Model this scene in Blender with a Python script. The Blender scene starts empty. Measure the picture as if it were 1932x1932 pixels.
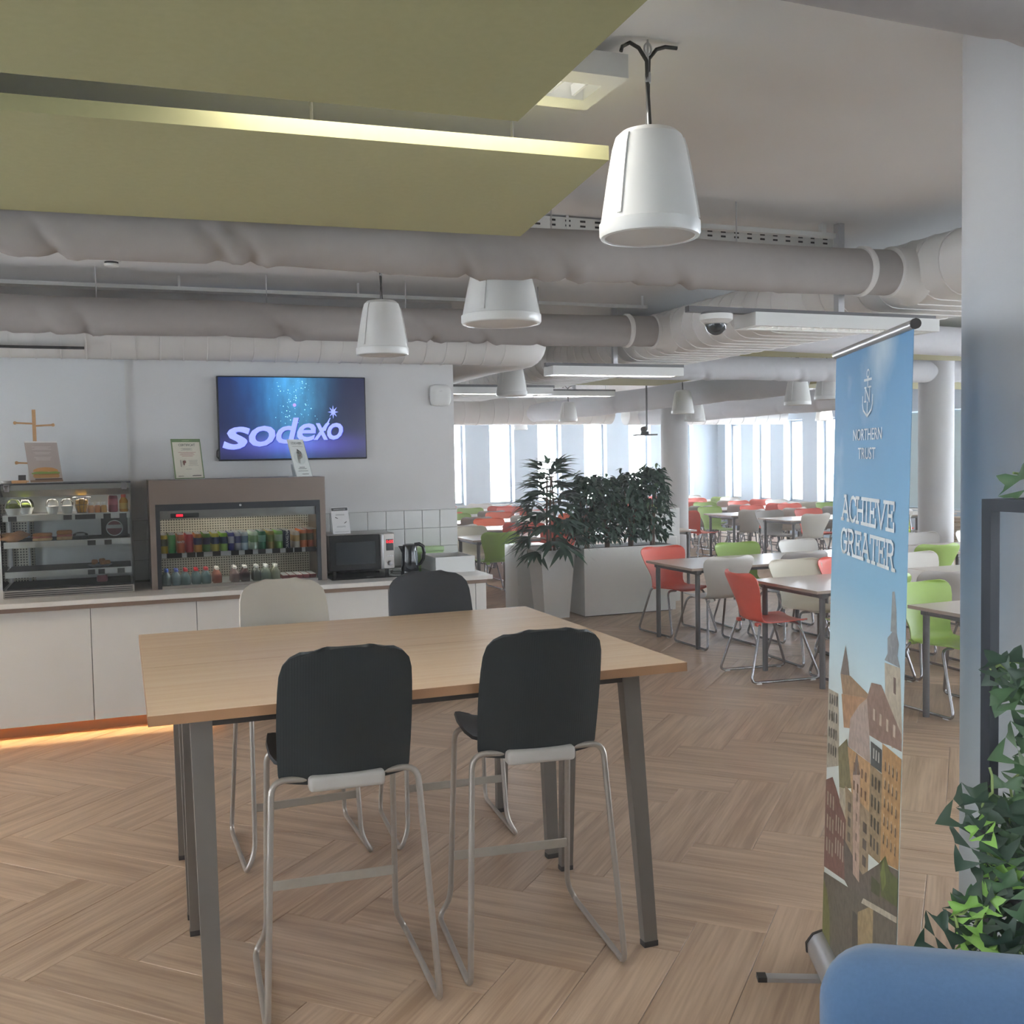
import bpy, bmesh, math, random
from math import sin, cos, pi, radians, sqrt, atan2
from mathutils import Vector, Matrix
random.seed(7)
scn = bpy.context.scene
COL = scn.collection

# ------------------------------------------------------------------ camera
YAW, PITCH, ROLL = radians(20.9), radians(3.0), radians(1.06)
F = Vector((sin(YAW)*cos(PITCH), cos(YAW)*cos(PITCH), -sin(PITCH)))
R0 = Vector((cos(YAW), -sin(YAW), 0)); U0 = R0.cross(F)
RR = cos(ROLL)*R0 - sin(ROLL)*U0; UU = sin(ROLL)*R0 + cos(ROLL)*U0
cam = bpy.data.cameras.new('camera'); cam.sensor_width = 36; cam.lens = 36*1930/1932
cam.clip_start = .05
camo = bpy.data.objects.new('camera', cam); COL.objects.link(camo)
M = Matrix((RR, UU, -F)).transposed().to_4x4(); M.translation = (0, 0, 1.75)
camo.matrix_world = M
scn.camera = camo

# ------------------------------------------------------------------ world, light, exposure
w = bpy.data.worlds.new('sky'); scn.world = w; w.use_nodes = True
bg = w.node_tree.nodes['Background']; bg.inputs[0].default_value = (.86, .93, 1, 1); bg.inputs[1].default_value = 30.0
scn.view_settings.view_transform = 'Standard'; scn.view_settings.look = 'None'
scn.view_settings.gamma = 1; scn.view_settings.use_curve_mapping = False
scn.view_settings.exposure = 0.12
scn.cycles.use_denoising = True
scn.cycles.max_bounces = 6; scn.cycles.diffuse_bounces = 4; scn.cycles.glossy_bounces = 3; scn.cycles.volume_bounces = 0; scn.cycles.adaptive_threshold = .2; scn.cycles.adaptive_min_samples = 20; scn.cycles.transparent_max_bounces = 16
scn.cycles.sample_clamp_indirect = 6; scn.cycles.caustics_reflective = False; scn.cycles.caustics_refractive = False
LAMP_W = 16.0          # one suspended louvre lamp
PORTALS = []

def portal(loc, sx, sy, rot):
    l = bpy.data.lights.new('window_portal', 'AREA'); l.shape = 'RECTANGLE'; l.size = sx; l.size_y = sy
    l.cycles.is_portal = True
    o = bpy.data.objects.new('window_portal', l); COL.objects.link(o); o.location = loc; o.rotation_euler = rot

# ------------------------------------------------------------------ helpers
def lin(c):
    if isinstance(c, str):
        c = [int(c[i:i+2], 16)/255 for i in (0, 2, 4)]
        return tuple(x/12.92 if x <= .04045 else ((x+.055)/1.055)**2.4 for x in c)
    return tuple(c)

MATS = {}
def mat(name, col, rough=.5, metal=0, spec=.5, var=.06, scale=12, bump=0, bscale=200, emit=0, trans=0, sheen=0, stretch=None, ecol=None):
    """principled surface with a faint procedural mottling and fine relief"""
    if name in MATS: return MATS[name]
    m = bpy.data.materials.new(name); m.use_nodes = True; MATS[name] = m
    n = m.node_tree.nodes; L = m.node_tree.links; b = n['Principled BSDF']
    c = lin(col); b.inputs['Roughness'].default_value = rough; b.inputs['Metallic'].default_value = metal
    b.inputs['Specular IOR Level'].default_value = spec
    tc = n.new('ShaderNodeTexCoord'); src = tc.outputs['Object']
    if stretch:
        mp = n.new('ShaderNodeMapping'); mp.inputs['Scale'].default_value = stretch; L.new(src, mp.inputs[0]); src = mp.outputs[0]
    no = n.new('ShaderNodeTexNoise'); no.inputs['Scale'].default_value = scale; no.inputs['Detail'].default_value = 1; L.new(src, no.inputs['Vector'])
    mx = n.new('ShaderNodeMix'); mx.data_type = 'RGBA'
    mx.inputs[6].default_value = (*[x*(1-var) for x in c], 1); mx.inputs[7].default_value = (*[min(1, x*(1+var)) for x in c], 1)
    L.new(no.outputs['Fac'], mx.inputs[0]); L.new(mx.outputs[2], b.inputs['Base Color'])
    if bump:
        n2 = n.new('ShaderNodeTexNoise'); n2.inputs['Scale'].default_value = bscale; L.new(src, n2.inputs['Vector'])
        bp = n.new('ShaderNodeBump'); bp.inputs['Strength'].default_value = bump; bp.inputs['Distance'].default_value = .01
        L.new(n2.outputs['Fac'], bp.inputs['Height']); L.new(bp.outputs[0], b.inputs['Normal'])
    if emit:
        b.inputs['Emission Color'].default_value = (*(lin(ecol) if ecol else c), 1); b.inputs['Emission Strength'].default_value = emit
    if trans: b.inputs['Transmission Weight'].default_value = trans
    if sheen: b.inputs['Sheen Weight'].default_value = sheen
    return m

def glass(name, tint=(.96, .98, .98), refl=1.0):
    if name in MATS: return MATS[name]
    m = bpy.data.materials.new(name); m.use_nodes = True; MATS[name] = m
    n = m.node_tree.nodes; L = m.node_tree.links; n.remove(n['Principled BSDF'])
    t = n.new('ShaderNodeBsdfTransparent'); t.inputs[0].default_value = (*tint, 1)
    g = n.new('ShaderNodeBsdfGlossy'); g.inputs['Roughness'].default_value = .02
    fr = n.new('ShaderNodeFresnel'); fr.inputs[0].default_value = 1.45
    ma = n.new('ShaderNodeMath'); ma.operation = 'MULTIPLY'; ma.inputs[1].default_value = refl; L.new(fr.outputs[0], ma.inputs[0])
    mx = n.new('ShaderNodeMixShader'); L.new(ma.outputs[0], mx.inputs[0]); L.new(t.outputs[0], mx.inputs[1]); L.new(g.outputs[0], mx.inputs[2])
    L.new(mx.outputs[0], n['Material Output'].inputs[0])
    return m

class G:
    """collects verts and faces of one part"""
    def __init__(s): s.v = []; s.f = []; s.c = []
    def add(s, v, f, col=None):
        o = len(s.v); s.v += [tuple(x) for x in v]; s.f += [tuple(i+o for i in q) for q in f]
        s.c += [col]*len(f); return s
    def box(s, x0, x1, y0, y1, z0, z1, col=None):
        v = [(x, y, z) for x in (x0, x1) for y in (y0, y1) for z in (z0, z1)]
        return s.add(v, [(0, 1, 3, 2), (4, 6, 7, 5), (0, 4, 5, 1), (2, 3, 7, 6), (0, 2, 6, 4), (1, 5, 7, 3)], col)
    def rbox(s, x0, x1, y0, y1, z0, z1, r=.01, seg=2):
        bm = bmesh.new(); bmesh.ops.create_cube(bm, size=1)
        for v in bm.verts:
            v.co = ((x0+x1)/2+v.co.x*(x1-x0), (y0+y1)/2+v.co.y*(y1-y0), (z0+z1)/2+v.co.z*(z1-z0))
        bmesh.ops.bevel(bm, geom=list(bm.edges), offset=r, segments=seg, affect='EDGES', profile=.5)
        bm.verts.ensure_lookup_table(); s.add([v.co[:] for v in bm.verts], [[q.index for q in f.verts] for f in bm.faces]); bm.free(); return s
    def tube(s, path, r, n=10, cap=True, close=False):
        P = [Vector(p) for p in path]; N = len(P); rr = r if isinstance(r, (list, tuple)) else [r]*N
        up = Vector((0, 0, 1)); o = len(s.v); prev = None
        for i, p in enumerate(P):
            a = P[(i-1) % N] if (i or close) else P[0]; b = P[(i+1) % N] if (i < N-1 or close) else P[-1]
            t = (b-a).normalized()
            if prev is None:
                u = t.cross(up)
                if u.length < .05: u = t.cross(Vector((1, 0, 0)))
                u.normalize()
            else:
                u = (prev-t*prev.dot(t)); u = u.normalized() if u.length > 1e-6 else t.orthogonal().normalized()
            prev = u; w_ = t.cross(u)
            for k in range(n):
                an = 2*pi*k/n; s.v.append(tuple(p+(u*cos(an)+w_*sin(an))*rr[i]))
        for i in range(N if close else N-1):
            j = (i+1) % N
            for k in range(n):
                s.f.append((o+i*n+k, o+i*n+(k+1) % n, o+j*n+(k+1) % n, o+j*n+k)); s.c.append(None)
        if cap and not close:
            s.f.append(tuple(o+k for k in range(n))[::-1]); s.f.append(tuple(o+(N-1)*n+k for k in range(n))); s.c += [None]*2
        return s
    def lathe(s, prof, c=(0, 0, 0), n=24, axis='z', cap=True, a0=0, a1=2*pi):
        o = len(s.v); N = len(prof)
        for r, h in prof:
            for k in range(n):
                an = a0+(a1-a0)*k/n; x, y = r*cos(an), r*sin(an)
                p = {'z': (x, y, h), 'x': (h, x, y), 'y': (x, h, y)}[axis]
                s.v.append((p[0]+c[0], p[1]+c[1], p[2]+c[2]))
        for i in range(N-1):
            for k in range(n):
                q = (o+i*n+k, o+i*n+(k+1) % n, o+(i+1)*n+(k+1) % n, o+(i+1)*n+k)
                s.f.append(q if axis != 'y' else q[::-1]); s.c.append(None)
        if cap:
            for i in (0, N-1):
                if prof[i][0] > 1e-5: s.f.append(tuple(o+i*n+k for k in range(n))); s.c.append(None)
        return s
    def prism(s, poly, z0, z1, axis='z', col=None):
        n = len(poly)
        P = {'z': lambda a, b, h: (a, b, h), 'y': lambda a, b, h: (a, h, b), 'x': lambda a, b, h: (h, a, b)}[axis]
        v = [P(a, b, z0) for a, b in poly]+[P(a, b, z1) for a, b in poly]
        f = [tuple(range(n))[::-1], tuple(range(n, 2*n))]+[(i, (i+1) % n, n+(i+1) % n, n+i) for i in range(n)]
        return s.add(v, f, col)
    def loft(s, rings, cap=True, col=None):
        o = len(s.v); n = len(rings[0])
        for r in rings: s.v += [tuple(p) for p in r]
        for i in range(len(rings)-1):
            for k in range(n):
                s.f.append((o+i*n+k, o+i*n+(k+1) % n, o+(i+1)*n+(k+1) % n, o+(i+1)*n+k)); s.c.append(col)
        if cap:
            s.f.append(tuple(o+k for k in range(n))[::-1]); s.f.append(tuple(o+(len(rings)-1)*n+k for k in range(n))); s.c += [col]*2
        return s
    def shell(s, grid, t):
        """grid[i][j] of points -> closed sheet of thickness t"""
        I, J = len(grid), len(grid[0]); P = [[Vector(p) for p in r] for r in grid]
        Q = []
        for i in range(I):
            for j in range(J):
                a = P[min(i+1, I-1)][j]-P[max(i-1, 0)][j]; b = P[i][min(j+1, J-1)]-P[i][max(j-1, 0)]
                nn = a.cross(b); nn = nn.normalized() if nn.length > 1e-9 else Vector((0, 0, 1)); Q.append(P[i][j]+nn*t)
        o = len(s.v); s.v += [tuple(p) for r in P for p in r]+[tuple(q) for q in Q]; h = I*J
        for i in range(I-1):
            for j in range(J-1):
                a, b, c, d = i*J+j, i*J+j+1, (i+1)*J+j+1, (i+1)*J+j
                s.f += [(o+a, o+b, o+c, o+d), (o+h+d, o+h+c, o+h+b, o+h+a)]; s.c += [None]*2
        rim = [(0, j) for j in range(J)]+[(i, J-1) for i in range(1, I)]+[(I-1, j) for j in range(J-2, -1, -1)]+[(i, 0) for i in range(I-2, 0, -1)]
        for k in range(len(rim)):
            a = rim[k]; b = rim[(k+1) % len(rim)]; a = a[0]*J+a[1]; b = b[0]*J+b[1]
            s.f.append((o+b, o+a, o+h+a, o+h+b)); s.c.append(None)
        return s

def mesh(name, g, m, smooth=True, ang=38, fix=True):
    me = bpy.data.meshes.new(name); me.from_pydata(g.v, [], g.f)
    if any(c is not None for c in g.c):
        at = me.color_attributes.new('paint', 'FLOAT_COLOR', 'CORNER'); k = 0
        for i, f in enumerate(g.f):
            for _ in f:
                at.data[k].color = (*(lin(g.c[i]) if g.c[i] else (1, 1, 1)), 1); k += 1
    if fix:
        bm = bmesh.new(); bm.from_mesh(me); bmesh.ops.recalc_face_normals(bm, faces=bm.faces); bm.to_mesh(me); bm.free()
    if smooth:
        me.shade_smooth(); me.set_sharp_from_angle(angle=radians(ang))
    if m: me.materials.append(m)
    return me

def obj(name, g, m, parent=None, loc=None, rz=0, smooth=True, ang=38, label=None, rot=None, fix=True):
    me = g if isinstance(g, bpy.types.Mesh) else mesh(name, g, m, smooth, ang, fix)
    o = bpy.data.objects.new(name, me); COL.objects.link(o)
    if parent: o.parent = parent
    if loc: o.location = loc
    if rot: o.rotation_euler = rot
    elif rz: o.rotation_euler = (0, 0, rz)
    if label: o['label'] = label
    return o

def tag(o, label, cat, group=None):
    o['label'] = label; o['category'] = cat
    if group: o['group'] = group
    return o

def thing(name, label, cat, loc=(0, 0, 0), rz=0, group=None):
    o = bpy.data.objects.new(name, None); COL.objects.link(o); o.empty_display_size = .1
    o.location = loc; o.rotation_euler = (0, 0, rz)
    return tag(o, label, cat, group)

def struct(name, g, m, **k):
    o = obj(name, g, m, **k); o['kind'] = 'structure'; return o

def dup(root, loc, rz, label, group=None, swap=None):
    """copy a thing with its parts and sub-parts; swap maps materials"""
    def cp(o, parent):
        c = o.copy(); COL.objects.link(c); c.parent = parent
        if swap and o.type == 'MESH' and o.data.materials and o.data.materials[0].name in swap:
            key = (o.data.name, swap[o.data.materials[0].name].name)
            if key not in SW:
                me = o.data.copy(); me.materials[0] = swap[o.data.materials[0].name]; SW[key] = me
            c.data = SW[key]
        for ch in list(o.children): cp(ch, c)
        return c
    r = cp(root, None); r.location = loc; r.rotation_euler = (0, 0, rz); r['label'] = label
    if group: r['group'] = group
    return r
SW = {}

def textmesh(body, h, bold=0.0, depth=.001, align='CENTER', shear=0):
    """flat lettering in the local xz plane, facing -y; h = letter height"""
    cu = bpy.data.curves.new('t', 'FONT'); cu.body = body; cu.size = 1; cu.align_x = align; cu.offset = bold; cu.resolution_u = 3; cu.shear = shear
    o = bpy.data.objects.new('t', cu); COL.objects.link(o)
    me = bpy.data.meshes.new_from_object(o.evaluated_get(bpy.context.evaluated_depsgraph_get()))
    bpy.data.objects.remove(o); bpy.data.curves.remove(cu)
    k = h/.69
    v = [(p.co.x*k, 0, p.co.y*k) for p in me.vertices]; f = [tuple(q.vertices) for q in me.polygons]
    g = G(); g.add(v, f)
    bpy.data.meshes.remove(me); return g

ORD = ['first', 'second', 'third', 'fourth', 'fifth', 'sixth', 'seventh', 'eighth', 'ninth', 'tenth', 'eleventh', 'twelfth', 'thirteenth', 'fourteenth', 'fifteenth', 'sixteenth', 'seventeenth', 'eighteenth', 'nineteenth', 'twentieth']

# ------------------------------------------------------------------ materials
def wood_mat(name, c1, c2, attr=False, rough=.42, along='x', s_al=1.1, s_ac=26, spec=.5):
    m = bpy.data.materials.new(name); m.use_nodes = True; MATS[name] = m
    n = m.node_tree.nodes; L = m.node_tree.links; b = n['Principled BSDF']
    if attr:
        at = n.new('ShaderNodeAttribute'); at.attribute_name = 'grain'; src = at.outputs['Vector']
        oi = n.new('ShaderNodeObjectInfo'); mu = n.new('ShaderNodeMath'); mu.operation = 'MULTIPLY'; mu.inputs[1].default_value = 37
        L.new(oi.outputs['Random'], mu.inputs[0]); cx = n.new('ShaderNodeCombineXYZ'); L.new(mu.outputs[0], cx.inputs[2])
        ad = n.new('ShaderNodeVectorMath'); L.new(src, ad.inputs[0]); L.new(cx.outputs[0], ad.inputs[1]); src = ad.outputs[0]
    else:
        src = n.new('ShaderNodeTexCoord').outputs['Object']
    mp = n.new('ShaderNodeMapping'); mp.inputs['Scale'].default_value = (s_al, s_ac, 1) if along == 'x' else (s_ac, s_al, 1); L.new(src, mp.inputs[0])
    a = n.new('ShaderNodeTexNoise'); a.inputs['Scale'].default_value = 1; a.inputs['Detail'].default_value = 3; a.inputs['Roughness'].default_value = .62; L.new(mp.outputs[0], a.inputs['Vector'])
    mp2 = n.new('ShaderNodeMapping'); mp2.inputs['Scale'].default_value = (s_al*2.5, s_ac*5, 1) if along == 'x' else (s_ac*5, s_al*2.5, 1); L.new(src, mp2.inputs[0])
    a2 = n.new('ShaderNodeTexNoise'); a2.inputs['Scale'].default_value = 1; a2.inputs['Detail'].default_value = 1; L.new(mp2.outputs[0], a2.inputs['Vector'])
    mm = n.new('ShaderNodeMath'); mm.operation = 'MULTIPLY_ADD'; mm.inputs[1].default_value = .35; L.new(a2.outputs['Fac'], mm.inputs[0]); L.new(a.outputs['Fac'], mm.inputs[2])
    cr = n.new('ShaderNodeValToRGB'); cr.color_ramp.elements[0].position = .5; cr.color_ramp.elements[1].position = .86
    cr.color_ramp.elements[0].color = (*lin(c2), 1); cr.color_ramp.elements[1].color = (*lin(c1), 1); L.new(mm.outputs[0], cr.inputs[0])
    L.new(cr.outputs[0], b.inputs['Base Color']); b.inputs['Roughness'].default_value = rough; b.inputs['Specular IOR Level'].default_value = spec
    return m

m_floor = wood_mat('floor_oak', 'c6ad95', 'a0866f', attr=True, rough=.36, s_al=1.2, s_ac=18)
m_table = wood_mat('beech_laminate', 'f0d6b8', 'e6c6a3', rough=.4, s_al=.8, s_ac=22)
m_edge = wood_mat('beech_edge', 'b58a66', 'a67c58', rough=.5, s_al=2, s_ac=60)
m_wall = mat('white_wall', 'e2e2e2', .8, var=.02, scale=4)
m_hallwall = mat('backlit_wall_tint', 'bcc8d4', .8, var=.02, scale=4)  # bluish cast of backlight and haze put into the wall colour
m_wallp = mat('white_panel', 'e4e7e9', .45, var=.015, scale=3)
m_ceil = mat('ceiling_plaster', 'efefef', .9, var=.025, scale=3)
m_tile = mat('white_tile', 'd9dad8', .2, var=.03, scale=6)
m_grout = mat('grout', '9c9a97', .9)
m_green = mat('green_felt', 'a9a67c', .95, var=.05, scale=40)
m_duct = mat('white_duct_paint', 'dedcd9', .5, var=.03, scale=5)
m_fabric = mat('duct_fabric', 'a39e9b', .95, var=.05, scale=25)
m_fabric2 = mat('pale_duct_fabric', 'c9c9cd', .95, var=.05, scale=25)
m_black = mat('black_plastic', '1b2124', .55, var=.08)
m_rib = None
m_steel = mat('brushed_tube', 'aaa39b', .36, metal=.55, var=.06, scale=60)
m_chrome = mat('chrome_tube', 'a5a5a8', .22, metal=.9, var=.04)
m_leg = mat('grey_leg_paint', '77716b', .42, metal=.35, var=.04)
m_dleg = mat('dark_grey_paint', '6c6a6c', .42, metal=.4, var=.04)
m_cap = mat('dark_cap', '33302f', .6)
m_white = mat('white_lacquer', 'dddad5', .35, var=.015, scale=3)
m_wplast = mat('white_plastic', 'e2e3e1', .35, var=.015)
m_brown = mat('brown_edging', '8a7466', .5, var=.06, scale=30, stretch=(1, 8, 8))
m_kick = mat('plinth_brown', '9b7a58', .45, var=.05)
m_inox = mat('stainless', 'a8a39e', .3, metal=.8, var=.05, scale=20, stretch=(1, 20, 20))
m_fridge = mat('taupe_metal', '7f726a', .38, metal=.45, var=.04, scale=10)
m_dframe = mat('black_frame', '22262c', .35, var=.08)
m_glass = glass('clear_glass')
m_wglass = glass('window_glass', (1, 1, 1), .6)
m_tag = mat('black_card', '2b2a2c', .6); m_tagw = mat('white_card', 'e8e8ea', .6)
m_concrete = mat('column_plaster', 'c6c6c8', .8, var=.02, scale=4)
m_sling = mat('blue_upholstery', '4d6c90', .95, var=.1, scale=120, bump=.25, bscale=900, sheen=.25)
m_bmetal = mat('black_metal', '20252e', .45, metal=.3)
m_alu = mat('aluminium', 'c2c2c4', .35, metal=.7, var=.03)
m_apron = mat('dark_apron_paint', '3e3834', .5)
m_fbar = mat('flat_bar_alu', 'b9b4aa', .45, metal=.3, var=.08, scale=40)
m_dark = mat('dark_void', '2c2a2b', .8)

def rib_mat():
    m = mat('black_ribbed_plastic', '1c2326', .5, var=.06)
    n = m.node_tree.nodes; L = m.node_tree.links
    tc = n.new('ShaderNodeTexCoord'); wv = n.new('ShaderNodeTexWave'); wv.wave_type = 'BANDS'; wv.bands_direction = 'X'; wv.inputs['Scale'].default_value = 38
    L.new(tc.outputs['Object'], wv.inputs['Vector']); bp = n.new('ShaderNodeBump'); bp.inputs['Strength'].default_value = .12; bp.inputs['Distance'].default_value = .003
    L.new(wv.outputs['Fac'], bp.inputs['Height']); L.new(bp.outputs[0], n['Principled BSDF'].inputs['Normal']); return m
m_rib = rib_mat()
def paint_mat(name='printed_paint', rough=.55, emit=0):
    m = bpy.data.materials.new(name); m.use_nodes = True; n = m.node_tree.nodes; L = m.node_tree.links; b = n['Principled BSDF']
    a = n.new('ShaderNodeAttribute'); a.attribute_name = 'paint'; no = n.new('ShaderNodeTexNoise'); no.inputs['Scale'].default_value = 45
    mx = n.new('ShaderNodeMix'); mx.data_type = 'RGBA'; mx.blend_type = 'MULTIPLY'; mx.inputs[0].default_value = .5 if not emit else 0
    L.new(n.new('ShaderNodeTexCoord').outputs['Object'], no.inputs['Vector'])
    cr = n.new('ShaderNodeValToRGB'); cr.color_ramp.elements[0].color = (.45, .45, .45, 1); cr.color_ramp.elements[0].position = .3; cr.color_ramp.elements[1].position = .65; L.new(no.outputs['Fac'], cr.inputs[0])
    L.new(a.outputs['Color'], mx.inputs[6]); L.new(cr.outputs[0], mx.inputs[7]); L.new(mx.outputs[2], b.inputs['Base Color']); b.inputs['Roughness'].default_value = rough
    if emit: L.new(a.outputs['Color'], b.inputs['Emission Color']); b.inputs['Emission Strength'].default_value = emit
    return m
m_print = paint_mat()
m_printc = paint_mat('plain_print', .5, 0); 
for nd in m_printc.node_tree.nodes:
    if nd.type == 'MIX': nd.inputs[0].default_value = 0

# ================================================================== SETTING
X0, X1, Y0, Y1, ZC = -4.0, 13.6, -3.0, 21.5, 3.0
# ---- floor: herringbone planks 0.976 x 0.258 laid at 45 degrees
floor = struct('floor', G().box(X0, X1, Y0, Y1, -.06, -.004), m_grout, smooth=False)
PW, PL, PX, PY = .2578, .976, 1.821, 2.400
def grain(me, fn):
    at = me.attributes.new('grain', 'FLOAT_VECTOR', 'POINT')
    for i, v in enumerate(me.vertices): at.data[i].vector = fn(i, v.co)
def plank_geo(g, ang=0, cx=0, cy=0):
    e = .0009; h = .0015; a, b = PL/2-e, PW/2-e; ca, sa = cos(ang), sin(ang)
    pts = [(-a, -b, -.004), (a, -b, -.004), (a, b, -.004), (-a, b, -.004), (-a, -b, -h), (a, -b, -h), (a, b, -h), (-a, b, -h),
           (-a+h, -b+h, 0), (a-h, -b+h, 0), (a-h, b-h, 0), (-a+h, b-h, 0)]
    f = [(0, 1, 5, 4), (1, 2, 6, 5), (2, 3, 7, 6), (3, 0, 4, 7), (4, 5, 9, 8), (5, 6, 10, 9), (6, 7, 11, 10), (7, 4, 8, 11), (8, 9, 10, 11)]
    g.add([(cx+x*ca-y*sa, cy+x*sa+y*ca, z) for x, y, z in pts], f); return pts
gp = G(); pts0 = plank_geo(gp); me_pl = mesh('plank', gp, m_floor, smooth=False, fix=False)
grain(me_pl, lambda i, c: (c.x, c.y, 0))
spots = []
for k in range(-80, 81):
    for t in range(-14, 22):
        for kind in (0, 1):
            if kind == 0: u, v, an = k*PW+PL/2, -k*PW+PW/2, pi/4
            else: u, v, an = k*PW-PW/2, -k*PW+PW-PL/2, 3*pi/4
            u += t*PL; v += t*PL
            x = (u-v)/sqrt(2)+PX; y = (u+v)/sqrt(2)+PY
            if not (X0+.35 < x < X1-.35 and .6 < y < Y1-.35): continue
            d = Vector((x, y, -1.75)); z = d.dot(F)
            if z < .5: continue
            px = 966+1930*d.dot(RR)/z; py = 966-1930*d.dot(UU)/z
            if not (-260 < px < 2200 and py < 2350): continue
            spots.append((z, x, y, an))
spots.sort()
for z, x, y, an in spots[:300]:
    o = obj('plank', me_pl, None, floor, loc=(x, y, 0), rz=an)
gs = G(); gr = []
for z, x, y, an in spots[300:]:
    pp = plank_geo(gs, an, x, y); rd = random.random()*50
    gr += [(p[0], p[1], rd) for p in pp]
me = mesh('floor_planking', gs, m_floor, smooth=False, fix=False); grain(me, lambda i, c: gr[i])
o = obj('floor_planking', me, None, floor); o['kind'] = 'stuff'

struct('ceiling', G().box(X0, X1, Y0, Y1, ZC, ZC+.15), m_ceil, smooth=False)
# ---- serving wall with the screen
wb = struct('wall_back', G().box(X0, 2.53, 7.9, 8.12, 0, ZC), m_wall, smooth=False)
obj('wall_panel', G().box(X0, .055, 7.888, 7.9, .9, 2.75), m_wallp, wb, smooth=False)
obj('corner_strip', G().box(.055, .071, 7.882, 7.9, .9, 2.75), m_wplast, wb, smooth=False)
obj('tile_backing', G().box(.071, 2.53, 7.894, 7.9, .9, 1.352), m_grout, wb, smooth=False)
tb = mesh('tile', G().rbox(-.0725, .0725, -.007, 0, -.0715, .0715, .002, 1), m_tile, smooth=False)
tbn = mesh('tile', G().rbox(-.048, .048, -.007, 0, -.0715, .0715, .002, 1), m_tile, smooth=False)
for r_ in range(3):
    for c in range(-12, 5):
        x = 1.798+.148*c+.074
        if x < .08 or x > 2.47: continue
        obj('tile', tb if x > .15 else tbn, None, wb, loc=(max(x, .121), 7.895, 1.278-.1455*r_))
obj('tile_cap', G().box(.071, 2.53, 7.884, 7.9, 1.352, 1.36), m_wall, wb, smooth=False)
# ---- outer walls
def window_wall(name, along, at, a0, a1, wins, zs, zh, thick, sgn):
    """wall with tall narrow openings; along 'x' or 'y'; sgn = outward direction"""
    g = G(); lo, hi = sorted((at, at+sgn*thick))
    def bx(p, q, z0, z1):
        if along == 'x': g.box(p, q, lo, hi, z0, z1)
        else: g.box(lo, hi, p, q, z0, z1)
    bx(a0, a1, -.06, zs); bx(a0, a1, zh, ZC); p = a0
    for s, e in sorted(wins): bx(p, s, zs, zh); p = e
    bx(p, a1, zs, zh)
    return struct(name, g, m_hallwall if name in ('wall_far', 'wall_side') else m_wall, smooth=False)
WN = [0]
def window(along, at, s, e, zs, zh, sgn, blind=0):
    WN[0] += 1; g = G(); d0, d1 = sorted((at+sgn*.2, at+sgn*.26)); t = .045
    def bx(g, p, q, z0, z1, a=d0, b=d1):
        if along == 'x': g.box(p, q, a, b, z0, z1)
        else: g.box(a, b, p, q, z0, z1)
    bx(g, s, s+t, zs, zh); bx(g, e-t, e, zs, zh); bx(g, s+t, e-t, zs, zs+t); bx(g, s+t, e-t, zh-t, zh)
    o = struct('window_%d' % WN[0], g, mat('window_frame_paint', 'c9d3da', .4), smooth=False)
    g = G(); bx(g, s+t, e-t, zs+t, zh-t, at+sgn*.23-.003, at+sgn*.23+.003); obj('pane', g, m_wglass, o, smooth=False)
    g = G(); bx(g, s-.02, e+.02, zs-.03, zs, *sorted((at-sgn*.03, at+sgn*.2))); obj('window_sill', g, m_wplast, o, smooth=False)
    if blind:
        g = G(); bx(g, s+.02, e-.02, zh-blind, zh-.02, *sorted((at+sgn*.1, at+sgn*.104))); obj('roller_blind', g, mat('blind_cloth', 'b9ccd0', .9), o, smooth=False)
FZS, FZH = .73, 2.56

fw = [(7.71+1.157*k, 7.71+1.157*k+.58) for k in range(-5, 5)]
window_wall('wall_far', 'x', Y1, X0, X1+.3, fw, FZS, FZH, .3, 1)
for a, b in fw[3:]: window('x', Y1, a, b, FZS, FZH, 1)
RZS, RZH = .7, 2.47
rw = [(20.86-1.157*k, 20.86-1.157*k+.66) for k in range(0, 19)]
rw = [(a-.35, b-.35) for a, b in rw]
window_wall('wall_side', 'y', X1, Y0, Y1, rw, RZS, RZH, .3, 1)
for k, (a, b) in enumerate(rw[:13]): window('y', X1, a, b, RZS, RZH, 1, blind=(1.75 if k in (5, 6, 8) else 0))
lw = [(-1.2+2.4*k, -1.2+2.4*k+.5) for k in range(4)]
window_wall('wall_left', 'y', X0, Y0, Y1, lw, .8, 2.45, .3, -1)
for a, b in lw: portal((X0-.1, (a+b)/2, 1.62), b-a, 1.65, (0, -pi/2, 0))
bw = [(5.0+3.0*k, 5.0+3.0*k+.7) for k in range(3)]
window_wall('wall_behind', 'x', Y0, X0, X1+.3, bw, .9, 2.5, .3, -1)
for a, b in fw[3:]: portal(((a+b)/2, Y1+.1, (FZS+FZH)/2), b-a, FZH-FZS, (-pi/2, 0, 0))
for a, b in rw: portal((X1+.1, (a+b)/2, (RZS+RZH)/2), b-a, RZH-RZS, (0, pi/2, 0))
for a, b in bw: portal(((a+b)/2, Y0-.1, 1.7), b-a, 1.6, (pi/2, 0, 0))
# ---- round columns
def column(name, x, y, r):
    g = G(); g.lathe([(r, 0), (r, ZC)], (x, y, 0), 40); return struct(name, g, m_concrete)
column('column_near', 2.625, 2.305, .25)
column('column_far', 7.79, 13.51, .2)
column('column_mid', 9.08, 9.59, .2)

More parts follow.
